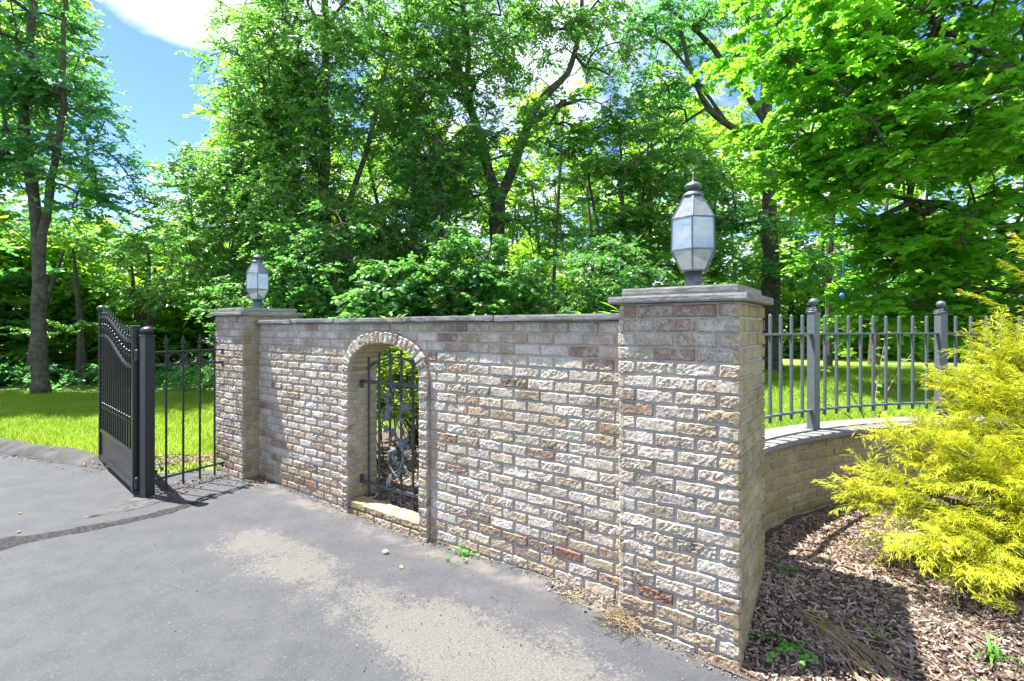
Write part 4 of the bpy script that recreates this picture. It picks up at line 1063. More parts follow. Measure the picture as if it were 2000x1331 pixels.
# layered understory behind the gate
for k, (x, y, h, lab, sd) in enumerate([(-13.3, 14.4, 5.4, 'small tree with flat layered sprays behind the left tall tree', 21), (-10.2, 14.0, 4.6, 'thin dark stemmed tree with layered sprays directly behind the open gate', 22), (-9.6, 16.0, 6.6, 'slender tree seen above the gate post, in front of the sunlit wood', 23), (-14.6, 12.6, 4.4, 'low leafy tree at the far left picture edge behind the lawn', 24)]):
    tree('understory_tree', lab, 'tree', (x, y, .03), [([(0, 0, 0), (.1, .05, h * .4), (0, .1, h * .95)], .07, .025), ([(.05, 0, h * .25), (.5, .2, h * .6), (.7, .2, h * .85)], .045, .02)],
         [((0, 0, h * .80), (1.7, 1.6, h * .20), 36), ((.5, -.2, h * .52), (1.9, 1.6, .35), 26), ((-.5, -.3, h * .33), (1.9, 1.5, .28), 20)], (M_teal, M_oak, M_bright, M_oak)[k], M_bark, sd, 'plain', 0.109, sprayargs=dict(ntw=7, nl=17, L=.6, flat=.12, droop=.1))
# big mass of broadleaf trees behind the wall
tree('broadleaf_tree', 'broad tree with a rounded bright crown beside the gap of blue sky', 'tree', (-7.3, 12.9, .03), [([(0, 0, 0), (.1, 0, 2), (.3, 0, 4.5), (.4, 0, 8)], .16, .05), ([(.15, 0, 2.4), (1.2, -.2, 4.4), (1.6, -.2, 6.8)], .09, .03), ([(.1, 0, 2), (-.8, -.1, 4), (-1.2, 0, 6)], .08, .03)],
     [((1.35, -.2, 7.2), (.85, 1.3, 1.5), 58), ((.1, -.4, 4.7), (2.0, 1.5, 1.3), 90), ((.6, -.5, 3.0), (2.4, 1.7, 1.3), 80), ((1.7, -.5, 5.8), (1.4, 1.3, 1.6), 60)], M_oak, M_bark, 31, 'plain', 0.097, sprayargs=dict(ntw=9, nl=18, L=.55), tint=.1)
tree('willow_oak', 'very tall dense tree with small speckled leaves behind the far lantern', 'tree', (-4.7, 12.4, .03), [([(0, 0, 0), (0, 0, 3), (.1, 0, 6), (.1, 0, 11)], .18, .06), ([(0, 0, 2.6), (-1, -.2, 5), (-1.4, -.2, 8)], .1, .03), ([(0, 0, 3), (1.1, -.2, 5.4), (1.7, -.2, 8)], .1, .03)],
     [((-.3, -.3, 7.6), (2.3, 1.9, 2.8), 190), ((0, -.6, 4.2), (2.4, 1.7, 1.9), 130), ((.1, 0, 10.6), (2.3, 2, 1.6), 60), ((.9, -.7, 2.6), (1.6, 1.3, 1.1), 46)], M_oak, M_bark, 32, 'plain', 0.084, sprayargs=dict(ntw=9, nl=21, L=.55, droop=.5, flat=.6))
tree('broadleaf_tree', 'leafy tree filling the space between the speckled tree and the dark trunk', 'tree', (-2.9, 14.6, .03), [([(0, 0, 0), (.1, 0, 3), (0, 0, 8)], .14, .04), ([(.05, 0, 2.4), (-1, 0, 5), (-1.4, 0, 7)], .08, .03)],
     [((0, 0, 6.6), (2.2, 1.8, 2.4), 120), ((-.4, -.3, 3.8), (2.2, 1.7, 1.6), 90), ((0, 0, 9.6), (2.0, 1.8, 1.6), 56)], M_bright, M_bark, 33, 'plain', 0.097, sprayargs=dict(ntw=8, nl=18, L=.55))
# the forked oak in the middle
tree('oak_tree', 'large middle oak with an ivy clad trunk forking into two heavy limbs', 'tree', (-.36, 13.6, .03),
     [([(0, 0, 0), (-.05, 0, 2), (-.05, 0, 4.0), (-.02, 0, 5.0)], .27, .21), ([(-.02, 0, 4.9), (-.25, 0, 5.6), (-.45, .05, 6.6), (-.95, 0, 8.0), (-1.3, 0, 9.6), (-1.6, 0, 11.2)], .16, .04), ([(0, 0, 4.9), (.4, 0, 5.8), (.75, -.1, 6.9), (1.15, -.1, 7.7), (1.9, -.1, 8.3), (2.2, -.1, 9.6), (2.3, 0, 11)], .15, .04),
      ([(.75, -.1, 6.9), (1.4, -.3, 7.35), (2.2, -.4, 7.5)], .09, .04), ([(-.9, 0, 7.9), (-.75, -.2, 9), (-1.0, -.2, 10.5)], .08, .03), ([(-1.1, 0, 8.5), (-2.2, -.2, 9.2), (-2.9, -.2, 9.8)], .08, .03)],
     [((-1.4, -.2, 10), (2.6, 2.2, 1.9), 95), ((2.0, -.2, 9.6), (2.3, 2.0, 1.8), 75), ((.2, .2, 11.5), (3.2, 2.4, 1.3), 50), ((-1.9, -.3, 7.4), (1.6, 1.5, 1.4), 50), ((2.6, -.3, 6.9), (1.3, 1.2, .7), 18), ((-.9, -.5, 5.0), (1.2, 1.0, 1.2), 26), ((1.0, -.4, 4.4), (1.0, .9, 1.0), 18), ((.6, -.9, 6.6), (1.5, .5, 1.0), 20), ((-.9, -.9, 8.3), (1.4, .5, 1.2), 22)], M_oak, M_bark, 41, 'plain', 0.105, sprayargs=dict(ntw=8, nl=18, L=.6, droop=.5), vines=110)
tree('broadleaf_tree', 'dark trunked tree just left of the forked oak, half hidden by shrubs', 'tree', (-1.75, 12.3, .03), [([(0, 0, 0), (.02, 0, 2.6), (.0, 0, 4.4), (-.1, 0, 6.2)], .15, .05), ([(0, 0, 3.6), (.5, -.1, 4.2), (.9, -.1, 4.3)], .07, .03)],
     [((-.2, 0, 5.6), (1.6, 1.3, 1.5), 66), ((-.9, -.4, 3.7), (1.2, 1.0, .8), 34)], M_shrub, M_bark, 42, 'plain', 0.101)
# right of the oak
tree('broadleaf_tree', 'bushy tree with three slim straight stems right of the forked oak', 'tree', (2.95, 13.4, .03), [([(0, 0, 0), (.05, 0, 3), (-.1, 0, 6.8)], .10, .03), ([(.32, .1, 0), (.36, .1, 3), (.7, .1, 6.4)], .10, .03), ([(-.3, .2, 0), (-.45, .1, 3), (-.9, .1, 5.6)], .07, .03)],
     [((.2, -.1, 5.6), (1.8, 1.5, 1.7), 110), ((.2, -.2, 3.5), (2.1, 1.5, 1.1), 84), ((.0, -.3, 2.2), (2.0, 1.4, .55), 36)], M_oak, M_bark, 51, 'plain', 0.101, sprayargs=dict(ntw=8, nl=18, L=.55, flat=.25), tint=.05)
tree('oak_tree', 'dark trunked oak with long arching bare limbs behind the near lantern', 'tree', (7.3, 14.2, .03), [([(0, 0, 0), (0, 0, 3), (-.1, 0, 6.0), (-.15, 0, 9)], .27, .12), ([(-.1, 0, 6.4), (-1.0, -.1, 7.0), (-1.9, -.2, 7.6), (-2.4, -.2, 8.8), (-2.7, -.2, 10)], .12, .04), ([(-.1, 0, 7.2), (-1.0, 0, 8.6), (-2.0, 0, 9.8), (-3.0, 0, 10.6)], .11, .04), ([(-1.2, -.1, 7.1), (-2.3, -.3, 8.5), (-3.2, -.3, 9.6)], .06, .03)],
     [((-2.6, -.2, 9.6), (2.0, 1.6, 1.6), 70), ((-.5, 0, 10.4), (2.4, 2, 1.5), 60), ((-3.2, -.4, 7.4), (1.3, 1.2, 1.0), 26), ((-1.6, -.2, 4.6), (1.6, 1.3, 1.2), 44), ((.5, -.2, 3.4), (1.6, 1.2, 1.1), 36)], M_teal, M_bark, 52, 'plain', 0.109, vines=40)
tree('broadleaf_tree', 'mid green tree behind the near lantern, between the slim stems and the dark oak', 'tree', (5.3, 15.4, .03), [([(0, 0, 0), (.1, 0, 3), (0, 0, 7)], .13, .04), ([(0, 0, 2.6), (.8, 0, 4.4), (1.0, 0, 6)], .07, .03)],
     [((0, 0, 5.6), (1.9, 1.6, 1.8), 90), ((.2, -.2, 3.2), (2.1, 1.5, 1.2), 80)], M_oak, M_bark, 53, 'plain', 0.101)
# near maple, trunk beyond the right edge, big lobed leaves
tree('maple_tree', 'bright green maple with lobed leaves overhanging the fence at the right', 'tree', (12.2, 9.4, .3), [([(0.0, 0.0, 0.0), (-0.127, 0.0, 2.032), (-0.254, 0.0, 4.318), (-0.381, 0.0, 8.89)], 0.305, 0.08), ([(-0.127, 0.0, 2.159), (-2.032, 0.127, 2.921), (-4.064, 0.127, 3.556), (-6.35, 0.0, 3.937)], 0.108, 0.02), ([(-0.191, 0.0, 2.794), (-2.032, -0.635, 4.318), (-4.064, -0.889, 5.842), (-6.604, -1.016, 7.112)], 0.127, 0.02), ([(-0.254, 0.0, 3.556), (-1.651, 0.635, 5.842), (-3.048, 1.016, 8.128)], 0.127, 0.03), ([(-0.127, 0.0, 1.651), (-2.286, 0.508, 1.969), (-4.572, 0.762, 2.159)], 0.076, 0.015), ([(-0.318, 0.0, 4.572), (-1.524, -1.016, 6.858), (-2.54, -1.524, 9.144)], 0.114, 0.03)],
     [((-4.572, -0.381, 4.699), (3.048, 2.032, 1.778), 195), ((-5.588, -0.508, 6.858), (2.794, 2.032, 1.905), 189), ((-3.81, 0.254, 2.794), (2.794, 1.905, 0.953), 114), ((-4.064, 0.381, 1.651), (2.413, 1.524, 0.635), 69), ((-3.302, -0.254, 9.144), (3.302, 2.794, 1.778), 138), ((-6.604, -0.635, 4.318), (1.143, 1.143, 1.016), 29), ((-1.524, 0.254, 5.842), (2.286, 2.286, 2.794), 69)], M_maple, M_bark, 61, 'maple', .135, sprayargs=dict(ntw=7, nl=11, L=.74, flat=.25, droop=.3, upn=1.3), scale=(.75, 1.1), tint=.08)
# shrubs along the back of the wall
sh = [(-5.3, 10.6, 2.7, 'rounded shrub below the far lantern on its right side'), (-3.7, 10.2, 3.9, 'dense green shrub above the left part of the wall'), (-2.35, 9.6, 2.7, 'shrub with clusters of broad leaves above the arch'), (-.75, 9.9, 3.4, 'leafy shrub with pale broad leaves above the middle of the wall'), (.75, 10.4, 2.4, 'low shrub at the foot of the forked oak above the wall'),
      (2.1, 10.2, 3.4, 'dark shrub above the right half of the wall'), (3.6, 10.8, 2.7, 'shrub behind the near pillar below the slim stems')]
for k, (x, y, h, lab) in enumerate(sh):
    tree('shrub', lab, 'shrub', (x, y, .03), [([(0, 0, 0), (.05, 0, h * .4), (.1, 0, h * .8)], .04, .015), ([(.05, 0, .1), (-.4, 0, h * .45), (-.6, 0, h * .75)], .035, .012), ([(0, .05, .1), (.4, .1, h * .4), (.7, .1, h * .7)], .035, .012)],
         [((0, -.1, h * .62), (1.15, .9, h * .42), int(30 * h)), ((0, -.2, h * .30), (1.2, .9, h * .26), 36)], M_shrub, M_bark, 70 + k, 'oak' if k in (2, 3) else 'plain', .125 if k in (2, 3) else .10, group='shrubs in a row behind the wall', sprayargs=dict(ntw=7, nl=11, L=.45), twigs=False, tint=.05)
# low undergrowth at the edge of the left wood
mbU = MB()
for k in range(150):
    x = RNG.uniform(-17, -5.5); y = 11.9 + .10 * (-9 - x) * .0 + RNG.uniform(-.3, 1.8); T_ = spray(900 + k % 6, 'plain', 6, 10, .45, .11)
    a = RNG.random() * 6.28; Mx = np.array([[math.cos(a), -math.sin(a), 0], [math.sin(a), math.cos(a), 0], [0, 0, 1]]) * RNG.uniform(.7, 1.2)
    mbU.add(T_[0] @ Mx.T + A(x, y, .05 + RNG.uniform(.05, .55)), T_[1], rnd=np.clip(T_[2] * .5 + RNG.random() * .4, 0, 1))
tag(mbU.build('undergrowth', M_teal), kind='stuff', label='low leafy undergrowth along the edge of the left lawn', cat='undergrowth')

# far wood behind everything: one mass
mbW = MB(); Tw = [spray(500 + i, 'plain', 9, 13, 1.05, .24, .5, .3) for i in range(6)]
def wood(n, az0, az1, d0, d1, z0, z1):
    for k in range(n):
        az = rad(RNG.uniform(az0, az1)); d = RNG.uniform(d0, d1); x, y = d * math.sin(az), d * math.cos(az)
        V, F, rd, tw = Tw[RNG.integers(6)]; a = RNG.random() * 6.28; s = RNG.uniform(.8, 1.3)
        Mx = np.array([[math.cos(a), -math.sin(a), 0], [math.sin(a), math.cos(a), 0], [0, 0, 1]]) * s
        zz = z0 + (z1 - z0) * RNG.random() ** .85 * (1 + .18 * math.sin(az * 23) + .1 * math.sin(az * 51))
        mbW.add(V @ Mx.T + A(x, y, zz), F, rnd=np.clip(rd * .45 + RNG.random() * .6, 0, 1))
wood(400, -60, -40.5, 26, 33, .3, 13.5); wood(300, -40.5, -31, 25, 32, .3, 6.5); wood(900, -31, 12, 25, 33, .3, 13); wood(500, 12, 34, 22, 32, .3, 12.5); wood(500, 34, 60, 23, 33, .3, 12)
wood(1150, -60, 12, 18.6, 23, .1, 3.8); wood(420, 12, 60, 23, 27, .1, 3.4)
for k in range(64):
    az = rad(RNG.uniform(-58, 58)); d = RNG.uniform(17.5, 29); x, y = d * math.sin(az), d * math.cos(az); h = RNG.uniform(6, 10) if not (-49 < math.degrees(az) < -29) else 3.6; l = RNG.normal(0, .5, 2)
    tube(mbW, [(x, y, -.2), (x + l[0] * .3, y, h * .4), (x + l[0], y + l[1], h)], [RNG.uniform(.09, .2), .09, .03], 7, mi=1, rnd=0)
tag(mbW.build('woodland', [M_far, M_bark]), kind='stuff', label='sunlit wood in the distance behind the trees and lawns', cat='woodland')

# ------------------------------------------------------------------ grass
mbG = MB()
def grass(n, fx, h0=.05, h1=.10, w=.007):
    P = fx(n); n = len(P); a = RNG.random(n) * 6.283; h = RNG.uniform(h0, h1, n); ln = RNG.normal(0, .45, (n, 2))
    S = np.stack([np.cos(a), np.sin(a), 0 * a], -1) * w * RNG.uniform(.7, 1.3, (n, 1))
    tip = P + np.stack([ln[:, 0] * h, ln[:, 1] * h, h], -1)
    V = np.stack([P - S, P + S, tip], 1).reshape(-1, 3); F = np.arange(n * 3).reshape(n, 3)
    cl = np.clip(.5 + .45 * vnoise(P * A(.9, .9, 0), 12) + .4 * vnoise(P * A(3.3, 3.3, 0), 13), 0, 1)
    mbG.add(V, F, rnd=np.repeat(np.clip(RNG.random(n) * .45 + .55 * cl, 0, 1), 3))
def fl(n):
    x = RNG.uniform(-12, -2.7, n); y = 5.2 + 6.4 * RNG.random(n) ** 1.25
    ok = ~pip(x, y, drive_poly) & (np.abs(x) < y * 1.12) & ~((x > -3.35) & (y < 6.3))
    kd = np.min(np.linalg.norm(np.stack([x, y], -1)[:, None] - kpf[None, ::4, :2], axis=2), axis=1)
    ok &= kd > .26 * (.9 + .3 * RNG.random(n)); ok &= ~((np.hypot((x + 3.75) / .5, (y - 5.68) / .28) < 1) & (RNG.random(n) < .9))
    x, y = x[ok], y[ok]; return np.stack([x, y, lawn_z(x, y) - .005], -1)
grass(150000, fl, .05, .10, .0065)
def fr_(n):
    x = RNG.uniform(1.2, 14, n); y = 3.6 + 12 * RNG.random(n) ** 1.5
    rr = np.hypot(x - CC[0], y - CC[1]) - CR; ok = (rr > .215) & (x < y * 1.1) & (x > .35 * y)
    x, y = x[ok], y[ok]; return np.stack([x, y, lawn_z(x, y) - .005], -1)
grass(190000, fr_, .05, .11, .0075)
def fc(n):
    x = RNG.uniform(-3, 3, n); y = RNG.uniform(5.5, 9, n); t = (x - W0[0]) * -NO[0] + (y - W0[1]) * -NO[1]
    ok = t > 2.2; x, y = x[ok], y[ok]; return np.stack([x, y, lawn_z(x, y) - .005], -1)
grass(30000, fc, .05, .11, .009)
tag(mbG.build('grass', M_grass), kind='stuff', label='short sunlit lawn grass on both sides of the brick wall', cat='grass')

# ------------------------------------------------------------------ golden thread cypress
def cypress(root_loc, label, seed, fronds, name='golden_cypress'):
    r = np.random.default_rng(seed); root = empty(name, root_loc, label, 'shrub'); base = np.array(root_loc)
    lm = MB(); tm = MB()
    def thread_template(s):
        rr = np.random.default_rng(s); TV = []; TF = []; TR = []; n0 = 0
        n = 30
        for k in range(n):
            f = (k + .5) / n; p = A(f, 0, -.18 * f * f); sd = 1 if k % 2 else -1
            l = (.30 * (1 - .55 * f) + .05) * rr.uniform(.6, 1.25); an = sd * rr.uniform(.35, 1.0); el = rr.normal(.05, .35)
            d = A(math.cos(an) * math.cos(el), math.sin(an) * math.cos(el), math.sin(el))
            def strand(p, d, l, w, c0, c1, seg=4, dr=.45):
                nonlocal n0
                q = np.linspace(0, 1, seg + 1)[:, None]; P = p + d * l * q + A(0, 0, -dr * l) * q ** 2 + rr.normal(0, .012 * l, (seg + 1, 3))
                s_ = nrm(np.cross(d, A(rr.normal(0, .6), rr.normal(0, .6), 1))); wv = w * (1 - .75 * q)
                V = np.concatenate([P - s_ * wv, P + s_ * wv]); m_ = seg + 1
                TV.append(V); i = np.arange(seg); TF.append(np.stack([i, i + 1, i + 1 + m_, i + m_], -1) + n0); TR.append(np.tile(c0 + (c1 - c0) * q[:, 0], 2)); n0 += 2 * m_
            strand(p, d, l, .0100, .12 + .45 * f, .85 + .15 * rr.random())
            for b_ in range(3):
                g = rr.uniform(.25, .85); p2 = p + d * l * g + A(0, 0, -.45 * l * g * g); an2 = an + rr.choice((-1, 1)) * rr.uniform(.4, .9)
                d2 = nrm(A(math.cos(an2), math.sin(an2), rr.normal(-.15, .35)))
                strand(p2, d2, l * rr.uniform(.3, .6), .0088, .38 + .35 * f, .9 + .1 * rr.random(), 3)
        return np.concatenate(TV), np.concatenate(TF), np.concatenate(TR)
    T = [thread_template(seed + i) for i in range(5)]
    for (p0, p1, n, spread, L0, L1) in fronds:
        p0, p1 = np.array(p0), np.array(p1)
        tube(tm, [base * A(1, 1, 0) * 0 + A(0, 0, -.1), p0 * .6 + A(0, 0, .0), p0, (p0 + p1) / 2 + A(0, 0, .04), p1], [.035, .025, .016, .010, .004], 6, cap=False)
        for k in range(n):
            f = r.random() ** .7; c = p0 + (p1 - p0) * f + r.normal(0, spread, 3) * A(1, 1, .7)
            d = nrm((p1 - p0)) + r.normal(0, .55, 3) * A(1, 1, .6) + A(0, 0, .10); d = nrm(d); s = r.uniform(L0, L1) * (1 - .3 * f)
            Fm = frames(d[None], nrm(A(*r.normal(0, .35, 3)) + Z)[None])[0]
            V, F, rd = T[r.integers(5)]
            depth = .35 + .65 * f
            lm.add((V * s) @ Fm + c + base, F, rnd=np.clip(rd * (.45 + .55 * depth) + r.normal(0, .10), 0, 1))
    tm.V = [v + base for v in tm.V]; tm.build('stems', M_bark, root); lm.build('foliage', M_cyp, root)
    return root
def at(px, d, z):            # a point in the scene from its bearing and depth
    return A((px - 1000) / 985 * d, d, z)
cb = (3.35, 2.95, .16)
B0 = np.array(cb)
fr = []
for (e, n, sp, l0, l1, q) in [
    (at(1668, 2.95, .50), 15, .05, .20, .32, .6), (at(1672, 3.05, .66), 13, .05, .20, .32, .6), (at(1730, 3.15, .90), 13, .05, .20, .30, .7), (at(1850, 3.35, 1.16), 13, .04, .2, .3, .7), (at(1705, 2.78, .50), 24, .08, .20, .32, .35), (at(1735, 2.95, .62), 22, .08, .20, .32, .35), (at(1775, 2.55, .40), 28, .09, .20, .32, .35), (at(1770, 3.05, .84), 26, .08, .20, .34, .4),
    (at(1830, 2.45, .38), 28, .09, .20, .32, .35), (at(1905, 2.40, .32), 28, .09, .18, .30, .35), (at(1975, 2.45, .38), 26, .09, .20, .32, .35), (at(1830, 2.9, .88), 30, .10, .20, .34, .35),
    (at(1850, 3.2, .99), 26, .08, .20, .36, .45), (at(1900, 2.7, .74), 34, .11, .20, .34, .35), (at(1935, 3.0, 1.02), 32, .10, .20, .34, .45), (at(1905, 3.3, 1.22), 30, .08, .20, .34, .5),
    (at(1955, 3.2, 1.40), 32, .09, .20, .34, .55), (at(2010, 3.2, 1.55), 30, .09, .22, .34, .6), (at(2030, 2.9, 1.30), 34, .12, .22, .36, .5), (at(2080, 2.7, .95), 40, .15, .26, .4, .3), (at(2180, 3.2, 1.4), 40, .18, .26, .4, .3),
    (at(1990, 3.0, .70), 36, .12, .22, .34, .3), (at(2035, 3.15, 2.0), 12, .05, .24, .36, .8), (at(2020, 2.6, .55), 30, .10, .22, .34, .3)]:
    e = e + A(.06, .05 if e[2] < .6 else 0, .07 if e[2] < .6 else -.02); n = int(n * 1.3); l1 *= 1.08
    e = e - B0; st = e * q + A(0, 0, .0); st[2] = max(.12, e[2] * (q ** .6)) ; fr.append((st, e, n, sp, l0, l1))
cypress(cb, 'golden yellow thread leaf cypress shrub spilling over the mulch at the right', 81, fr)

# ------------------------------------------------------------------ plants seen through and above the arch
def long_plant(name, loc, h, label, cat, seed, n=46, spread=.5, flowers=(), matl=None, size=.24, lowz=.3):
    r = np.random.default_rng(seed); root = empty(name, loc, label, cat); base = np.array(loc); lm = MB(); tm = MB(); lv, lf = leaf_shape('long')
    for k in range(n):
        a = r.random() * 6.28; q = r.random() ** .6 * spread; tip = A(math.cos(a) * q, math.sin(a) * q, h * r.uniform(lowz, 1.0))
        st0 = A(r.normal(0, .12), r.normal(0, .12), 0); line = resample([st0, st0 * .5 + tip * A(.45, .45, .5), tip], .2); tube(tm, line + base, np.linspace(.008, .003, len(line)), 5, cap=False)
        m_ = 11; an = r.random(m_) * 6.28; el = r.uniform(-.1, .9, m_); D = np.stack([np.cos(an) * np.cos(el), np.sin(an) * np.cos(el), np.sin(el)], -1); Nn = np.stack([-np.cos(an) * np.sin(el), -np.sin(an) * np.sin(el), np.cos(el)], -1) + r.normal(0, .2, (m_, 3))
        Bp = tip + base + A(0, 0, -1) * r.uniform(0, .12, (m_, 1)); sz = size * r.uniform(.6, 1.1, m_)
        V = Bp[:, None] + np.einsum('vk,nkj->nvj', lv, frames(D, Nn)) * sz[:, None, None]
        lm.add(V.reshape(-1, 3), (np.arange(m_)[:, None, None] * len(lv) + lf[None]).reshape(-1, 3), rnd=np.clip(np.repeat(r.random(m_) * .7 + .3 * r.random(), len(lv)), 0, 1))
    tm.build('stems', M_bark, root); lm.build('foliage', matl or M_rhodo, root)
    for f in flowers:
        mb = MB(); c = np.array(f)
        for k in range(46):
            d = nrm(r.normal(size=3) + A(0, 0, .5)); tube(mb, [c, c + d * .055], [.004, .009], 5)
        mb.build('flower_cluster', M_fl, root)
    return root
bz = .09
c1 = wp(3.45, -1.78, bz)
long_plant('rhododendron', tuple(c1), 1.34, 'long leaved garden bush with orange flower heads seen through the arch', 'shrub', 91, 120, .85, [wp(3.71, -1.25, 1.247), wp(3.335, -1.25, 1.152), wp(3.0, -1.3, 1.25)], lowz=.38)
long_plant('lily_clump', tuple(wp(3.25, -.75, bz)), 1.60, 'tall yellowish strap leaved plant poking over the wall top near the arch', 'plant', 92, 26, .30, size=.24)
long_plant('garden_bush', tuple(wp(.50, -.80, bz)), 1.66, 'bright lime green bush peeking over the wall beside the near pillar', 'shrub', 93, 30, .30, matl=M_bright, size=.16)

# ------------------------------------------------------------------ small things on the ground
def blades(mb, c, n, l0, l1, w, seed, el0=.5, el1=1.4, droop=.5, az=None, azs=3.2, mi=0):
    r = np.random.default_rng(seed); c = np.array(c, float)
    for k in range(n):
        a = (r.random() * 6.28) if az is None else az + r.normal(0, azs); e = r.uniform(el0, el1); l = r.uniform(l0, l1)
        d = A(math.cos(a) * math.cos(e), math.sin(a) * math.cos(e), math.sin(e)); q = np.linspace(0, 1, 6)[:, None]
        P = c + r.normal(0, .012, 3) * A(1, 1, 0) + d * l * q + A(0, 0, -droop * l) * q ** 2; P[:, 2] = np.maximum(P[:, 2], c[2] + .004); s = nrm(np.cross(d, Z)) * w
        wv = np.sin(np.pi * np.clip(q * .85 + .15, 0, 1)) ; V = np.concatenate([P - s * wv, P + s * wv - A(0, 0, w * .4) * 0]); i = np.arange(5)
        mb.add(V, np.stack([i, i + 1, i + 7, i + 6], -1), rnd=r.random())
def gpt(x, y): return A(x, y, float(mulch_z(x, y)))
def tuft(x, y, lab, seed, n=12, l0=.08, l1=.18, w=.006, m=None, z=None, **k):
    c = gpt(x, y) if z is None else A(x, y, z); mb = MB(); blades(mb, A(0, 0, 0), n, l0, l1, w, seed, **k)
    o = mb.build('grass_weed', m or M_weed, loc=(0, 0, 0)); o.location = c; return tag(o, lab, 'weed')
tuft(1.53, 2.86, 'small grassy weed growing against the back corner of the near pillar', 101, 12, .07, .17, .006)
tuft(2.06, 2.16, 'spiky green weed standing on sunlit mulch at the bottom right', 102, 12, .10, .24, .006)
tuft(1.06, 2.17, 'yellow green grass tuft at the bottom picture edge beside the near pillar foot', 103, 14, .05, .13, .004)
tuft(1.95, 2.06, 'tiny yellowish weed beside the spiky green weed on the mulch', 104, 10, .04, .09, .008)
tuft(2.16, 2.05, 'grass weed at the bottom right picture corner', 105, 9, .10, .2, .006)
tuft(1.70, 2.34, 'thin pale wild grass in the shade edge of the pillar', 106, 16, .10, .2, .0022, m=M_grass)
tuft(1.52, 2.42, 'sparse wispy grass in the middle of the shaded mulch', 107, 14, .08, .18, .0022, m=M_grass)
tuft(1.90, 2.62, 'straw coloured wispy grass on the sunlit mulch', 108, 22, .06, .16, .0022, m=M_dry, el0=.1, el1=.8)
# leafy weeds
def leafy(c, n, L, sz, lab, seed):
    root = empty('leafy_weed', tuple(c), lab, 'weed'); lm = MB(); tm = MB(); r = np.random.default_rng(seed); c = np.array(c, float)
    for k in range(n):
        T_ = spray(seed + k, 'oak', 5, 7, L, sz, .5, .1); a = k * 6.28 / n; Mx = np.array([[math.cos(a), -math.sin(a), 0], [math.sin(a), math.cos(a), 0], [0, 0, 1]])
        o_ = A(r.normal(0, L * .3), r.normal(0, L * .25), L * .4 + r.random() * L * .3); lm.add(T_[0] @ Mx.T + o_ + c, T_[1], rnd=T_[2]); tube(tm, [c, o_ * .6 + c, o_ + c], [.002, .0015, .001], 4, cap=False)
        for line in T_[3]: tube(tm, line @ Mx.T + o_ + c, [.001, .001, .001, .0008, .0005], 3, cap=False)
    tm.build('stem', M_weed, root); lm.build('leaves', M_weed, root)
leafy(gpt(1.34, 2.40), 7, .055, .022, 'bushy bright green leafy weed on shaded mulch beside the near pillar', 700)
pw_ = wp(1.22, .05, 0); leafy((pw_[0], pw_[1], float(ground(pw_[0], pw_[1])) + .004), 5, .04, .018, 'small green weed sprouting from the foot of the wall right of the arch', 720)
# fallen dry iris leaves lying across the shaded mulch
mb = MB(); r = np.random.default_rng(5)
for k in range(46):
    t = r.random(); st = A(1.42, 2.56, 0) + r.normal(0, .025, 3) * A(1, 1, 0) + A(.12, -.16, 0) * r.random(); d = nrm(A(.38 + r.normal(0, .09), -.66 + r.normal(0, .09), 0)); l = r.uniform(.15, .48); q = np.linspace(0, 1, 8)[:, None]
    P = st + d * l * q + nrm(A(-d[1], d[0], 0)) * r.normal(0, .10) * q ** 2; P[:, 2] = mulch_z(P[:, 0], P[:, 1]) + .010 + .03 * np.sin(np.pi * q[:, 0]) * r.random() + .006 * r.random(); s = nrm(A(-d[1], d[0], 0)) * .0028
    i = np.arange(7); mb.add(np.concatenate([P - s, P + s + A(0, 0, .002)]), np.stack([i, i + 1, i + 9, i + 8], -1), rnd=r.random() * .9)
tag(mb.build('dry_straw', M_dry), 'bundle of fallen straw coloured leaves lying across the shaded mulch', 'dry leaves')
# bird-nest like clump of dry grass at the near pillar foot
def nest(c, n, sp, lab, seed, fl=.35):
    r = np.random.default_rng(seed); mb = MB()
    for k in range(n):
        a = r.random() * 6.28; p = r.normal(0, sp, 3) * A(1, 1, fl); p[2] = abs(p[2]) + .004; d = A(math.cos(a), math.sin(a), r.normal(0, .2)); l = r.uniform(.03, .09); q = np.linspace(0, 1, 5)[:, None]
        P = p + d * l * q + A(-d[1], d[0], 0) * r.normal(0, .03) * q ** 2; P[:, 2] = np.maximum(P[:, 2], .003)
        tube(mb, P, .0013, 3, cap=False, rnd=r.random())
    o = mb.build('dry_grass_clump', M_dry, loc=(0, 0, 0)); o.location = c; return tag(o, lab, 'dry grass')
q = PF + NO * .05 - U * .03; nest((q[0], q[1], .0), 190, .05, 'tangled nest of dry straw at the foot of the near pillar', 6, .5)
q = wp(.30, .10, 0); nest((q[0], q[1], -.002), 50, .06, 'few strands of dry straw by the foot of the wall near the pillar', 8, .1)
# stone, twig, fallen leaves
def stone(c, s, lab, seed):
    mb = MB(); n, m_ = 14, 9; th = np.linspace(0, 2 * np.pi, n, endpoint=False); ph = np.linspace(.05, np.pi - .05, m_)
    P = np.stack([np.sin(ph)[:, None] * np.cos(th), np.sin(ph)[:, None] * np.sin(th), np.repeat(np.cos(ph)[:, None], n, 1)], -1); P = P * (1 + .35 * fbm(P * 1.6 + seed, seed, 3))[..., None] * A(1, .7, .65) * s
    P[..., 2] += s * .5; i = np.arange(m_ * n).reshape(m_, n); i2 = np.roll(i, -1, 1)
    mb.add(P.reshape(-1, 3), np.stack([i[:-1], i[1:], i2[1:], i2[:-1]], -1).reshape(-1, 4)); o = mb.build('stone', M_stone, loc=(0, 0, 0), smooth=False); o.location = c; return tag(o, lab, 'stone')
g = at(753, 985 * 1.554 / 428, 0); stone((g[0], g[1], float(ground(g[0], g[1]))), .024, 'small pale stone lying on the asphalt in front of the arch', 3)
